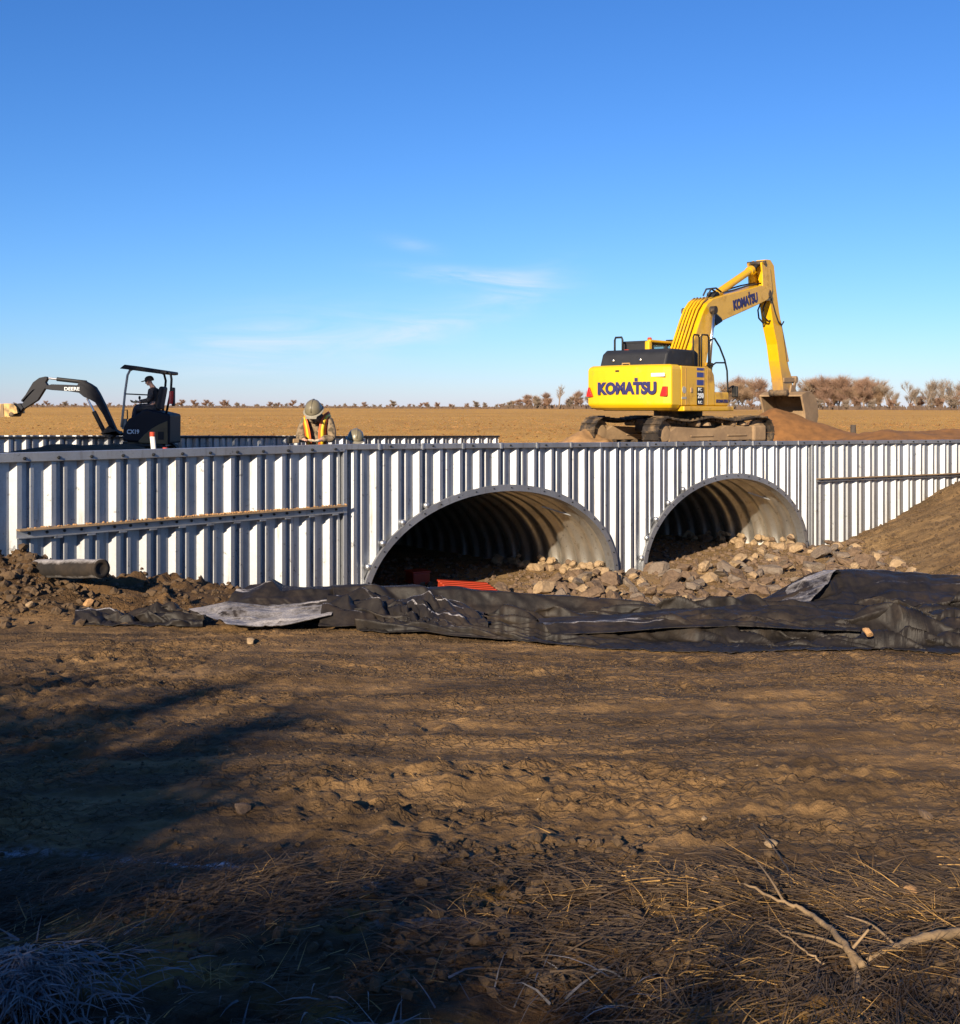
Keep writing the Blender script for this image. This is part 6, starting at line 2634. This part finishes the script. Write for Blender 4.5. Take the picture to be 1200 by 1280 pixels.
def mth(op, a, b_=None, c_=None):
    n_ = node(nt, 'ShaderNodeMath', operation=op)
    for i, v in enumerate((a, b_, c_)):
        if v is None:
            continue
        if isinstance(v, (int, float)):
            n_.inputs[i].default_value = v
        else:
            nt.links.new(v, n_.inputs[i])
    return n_.outputs[0]


dx_ = mth('DIVIDE', sep.outputs[0], mth('MAXIMUM', sep.outputs[1], .05))      # tangent of the bearing
dz_ = mth('DIVIDE', sep.outputs[2], mth('MAXIMUM', sep.outputs[1], .05))
tot = None
# thin cirrus: (bearing, height, half width, half height, tilt, strength)
for (px, py, w, h, tilt, st_) in ((600, 346, 80, 9, -.08, .75), (640, 368, 55, 22, .35, .55), (330, 432, 130, 34, .12, .75), (515, 412, 60, 16, .2, .55), (515, 306, 32, 8, -.2, .25), (560, 400, 120, 30, .25, .2)):
    cx, cz = (px - CX) / F, -(py - HY) / F
    ax_ = mth('SUBTRACT', dx_, cx)
    az_ = mth('SUBTRACT', mth('SUBTRACT', dz_, cz), mth('MULTIPLY', ax_, tilt))
    ex_ = mth('POWER', mth('ABSOLUTE', mth('DIVIDE', ax_, w / F)), 2.0)
    ez_ = mth('POWER', mth('ABSOLUTE', mth('DIVIDE', az_, h / F)), 2.0)
    g = mth('MULTIPLY', mth('EXPONENT', mth('MULTIPLY', mth('ADD', ex_, ez_), -1.0)), st_)
    g = mth('MULTIPLY', g, mth('GREATER_THAN', sep.outputs[1], .2))
    tot = g if tot is None else mth('ADD', tot, g)
mp = nt.nodes.new('ShaderNodeMapping')
mp.inputs['Scale'].default_value = (7, 7, 42)
mp.inputs['Rotation'].default_value = (0, R(10), 0)
nt.links.new(tc_, mp.inputs[0])
nz = noise(nt, mp.outputs[0], 1.0, 8, .62, .8)
cm_ = ramp(nt, nz, [(.36, (0, 0, 0)), (.68, (1, 1, 1))])
cf = mth('MULTIPLY', tot, cm_)
sp_ = nt.nodes.new('ShaderNodeSeparateColor')
nt.links.new(hs_.outputs[0], sp_.inputs[0])
cb_ = nt.nodes.new('ShaderNodeCombineColor')
elv = mth('EXPONENT', mth('MULTIPLY', mth('MAXIMUM', sep.outputs[2], 0.0), -40.0))      # pale air low over the horizon
nt.links.new(mth('ADD', mth('MULTIPLY', mth('POWER', sp_.outputs[0], 1.35), .2166), mth('MULTIPLY', elv, 1.5)), cb_.inputs[0])
nt.links.new(mth('ADD', mth('MULTIPLY', mth('POWER', sp_.outputs[1], 1.12), .505), mth('MULTIPLY', elv, .5)), cb_.inputs[1])
nt.links.new(mth('ADD', mth('MULTIPLY', sp_.outputs[2], 1.05), mth('MULTIPLY', elv, .9)), cb_.inputs[2])
skyc = cb_.outputs[0]
cloudmix = mixc(nt, cf, skyc, (5.5, 6.0, 6.8))
nt.links.new(cloudmix, bg.inputs['Color'])
bg.inputs['Strength'].default_value = .068

sd = bpy.data.lights.new('sun', 'SUN')
sd.energy = 5.0
sd.angle = R(.5)
sd.color = (1.0, .84, .62)
so = bpy.data.objects.new('sun', sd)
COL.objects.link(so)
e = R(SUN_EL)
to_sun = Vector((SUN_H.x * math.cos(e), SUN_H.y * math.cos(e), math.sin(e)))
so.rotation_euler = to_sun.to_track_quat('Z', 'Y').to_euler()

cam = bpy.data.cameras.new('camera')
co_ = bpy.data.objects.new('camera', cam)
COL.objects.link(co_)
co_.location = (0, 0, EYE)
co_.rotation_euler = (PI / 2, 0, 0)
cam.sensor_fit = 'HORIZONTAL'
cam.sensor_width = 36
cam.lens = 36 * F / 1200
cam.shift_y = -(640 - HY) / 1200
cam.clip_start = .05
cam.clip_end = 5000
SC.camera = co_
SC.view_settings.view_transform = 'Standard'
SC.view_settings.look = 'None'
SC.view_settings.gamma = 1
SC.view_settings.exposure = 1.10
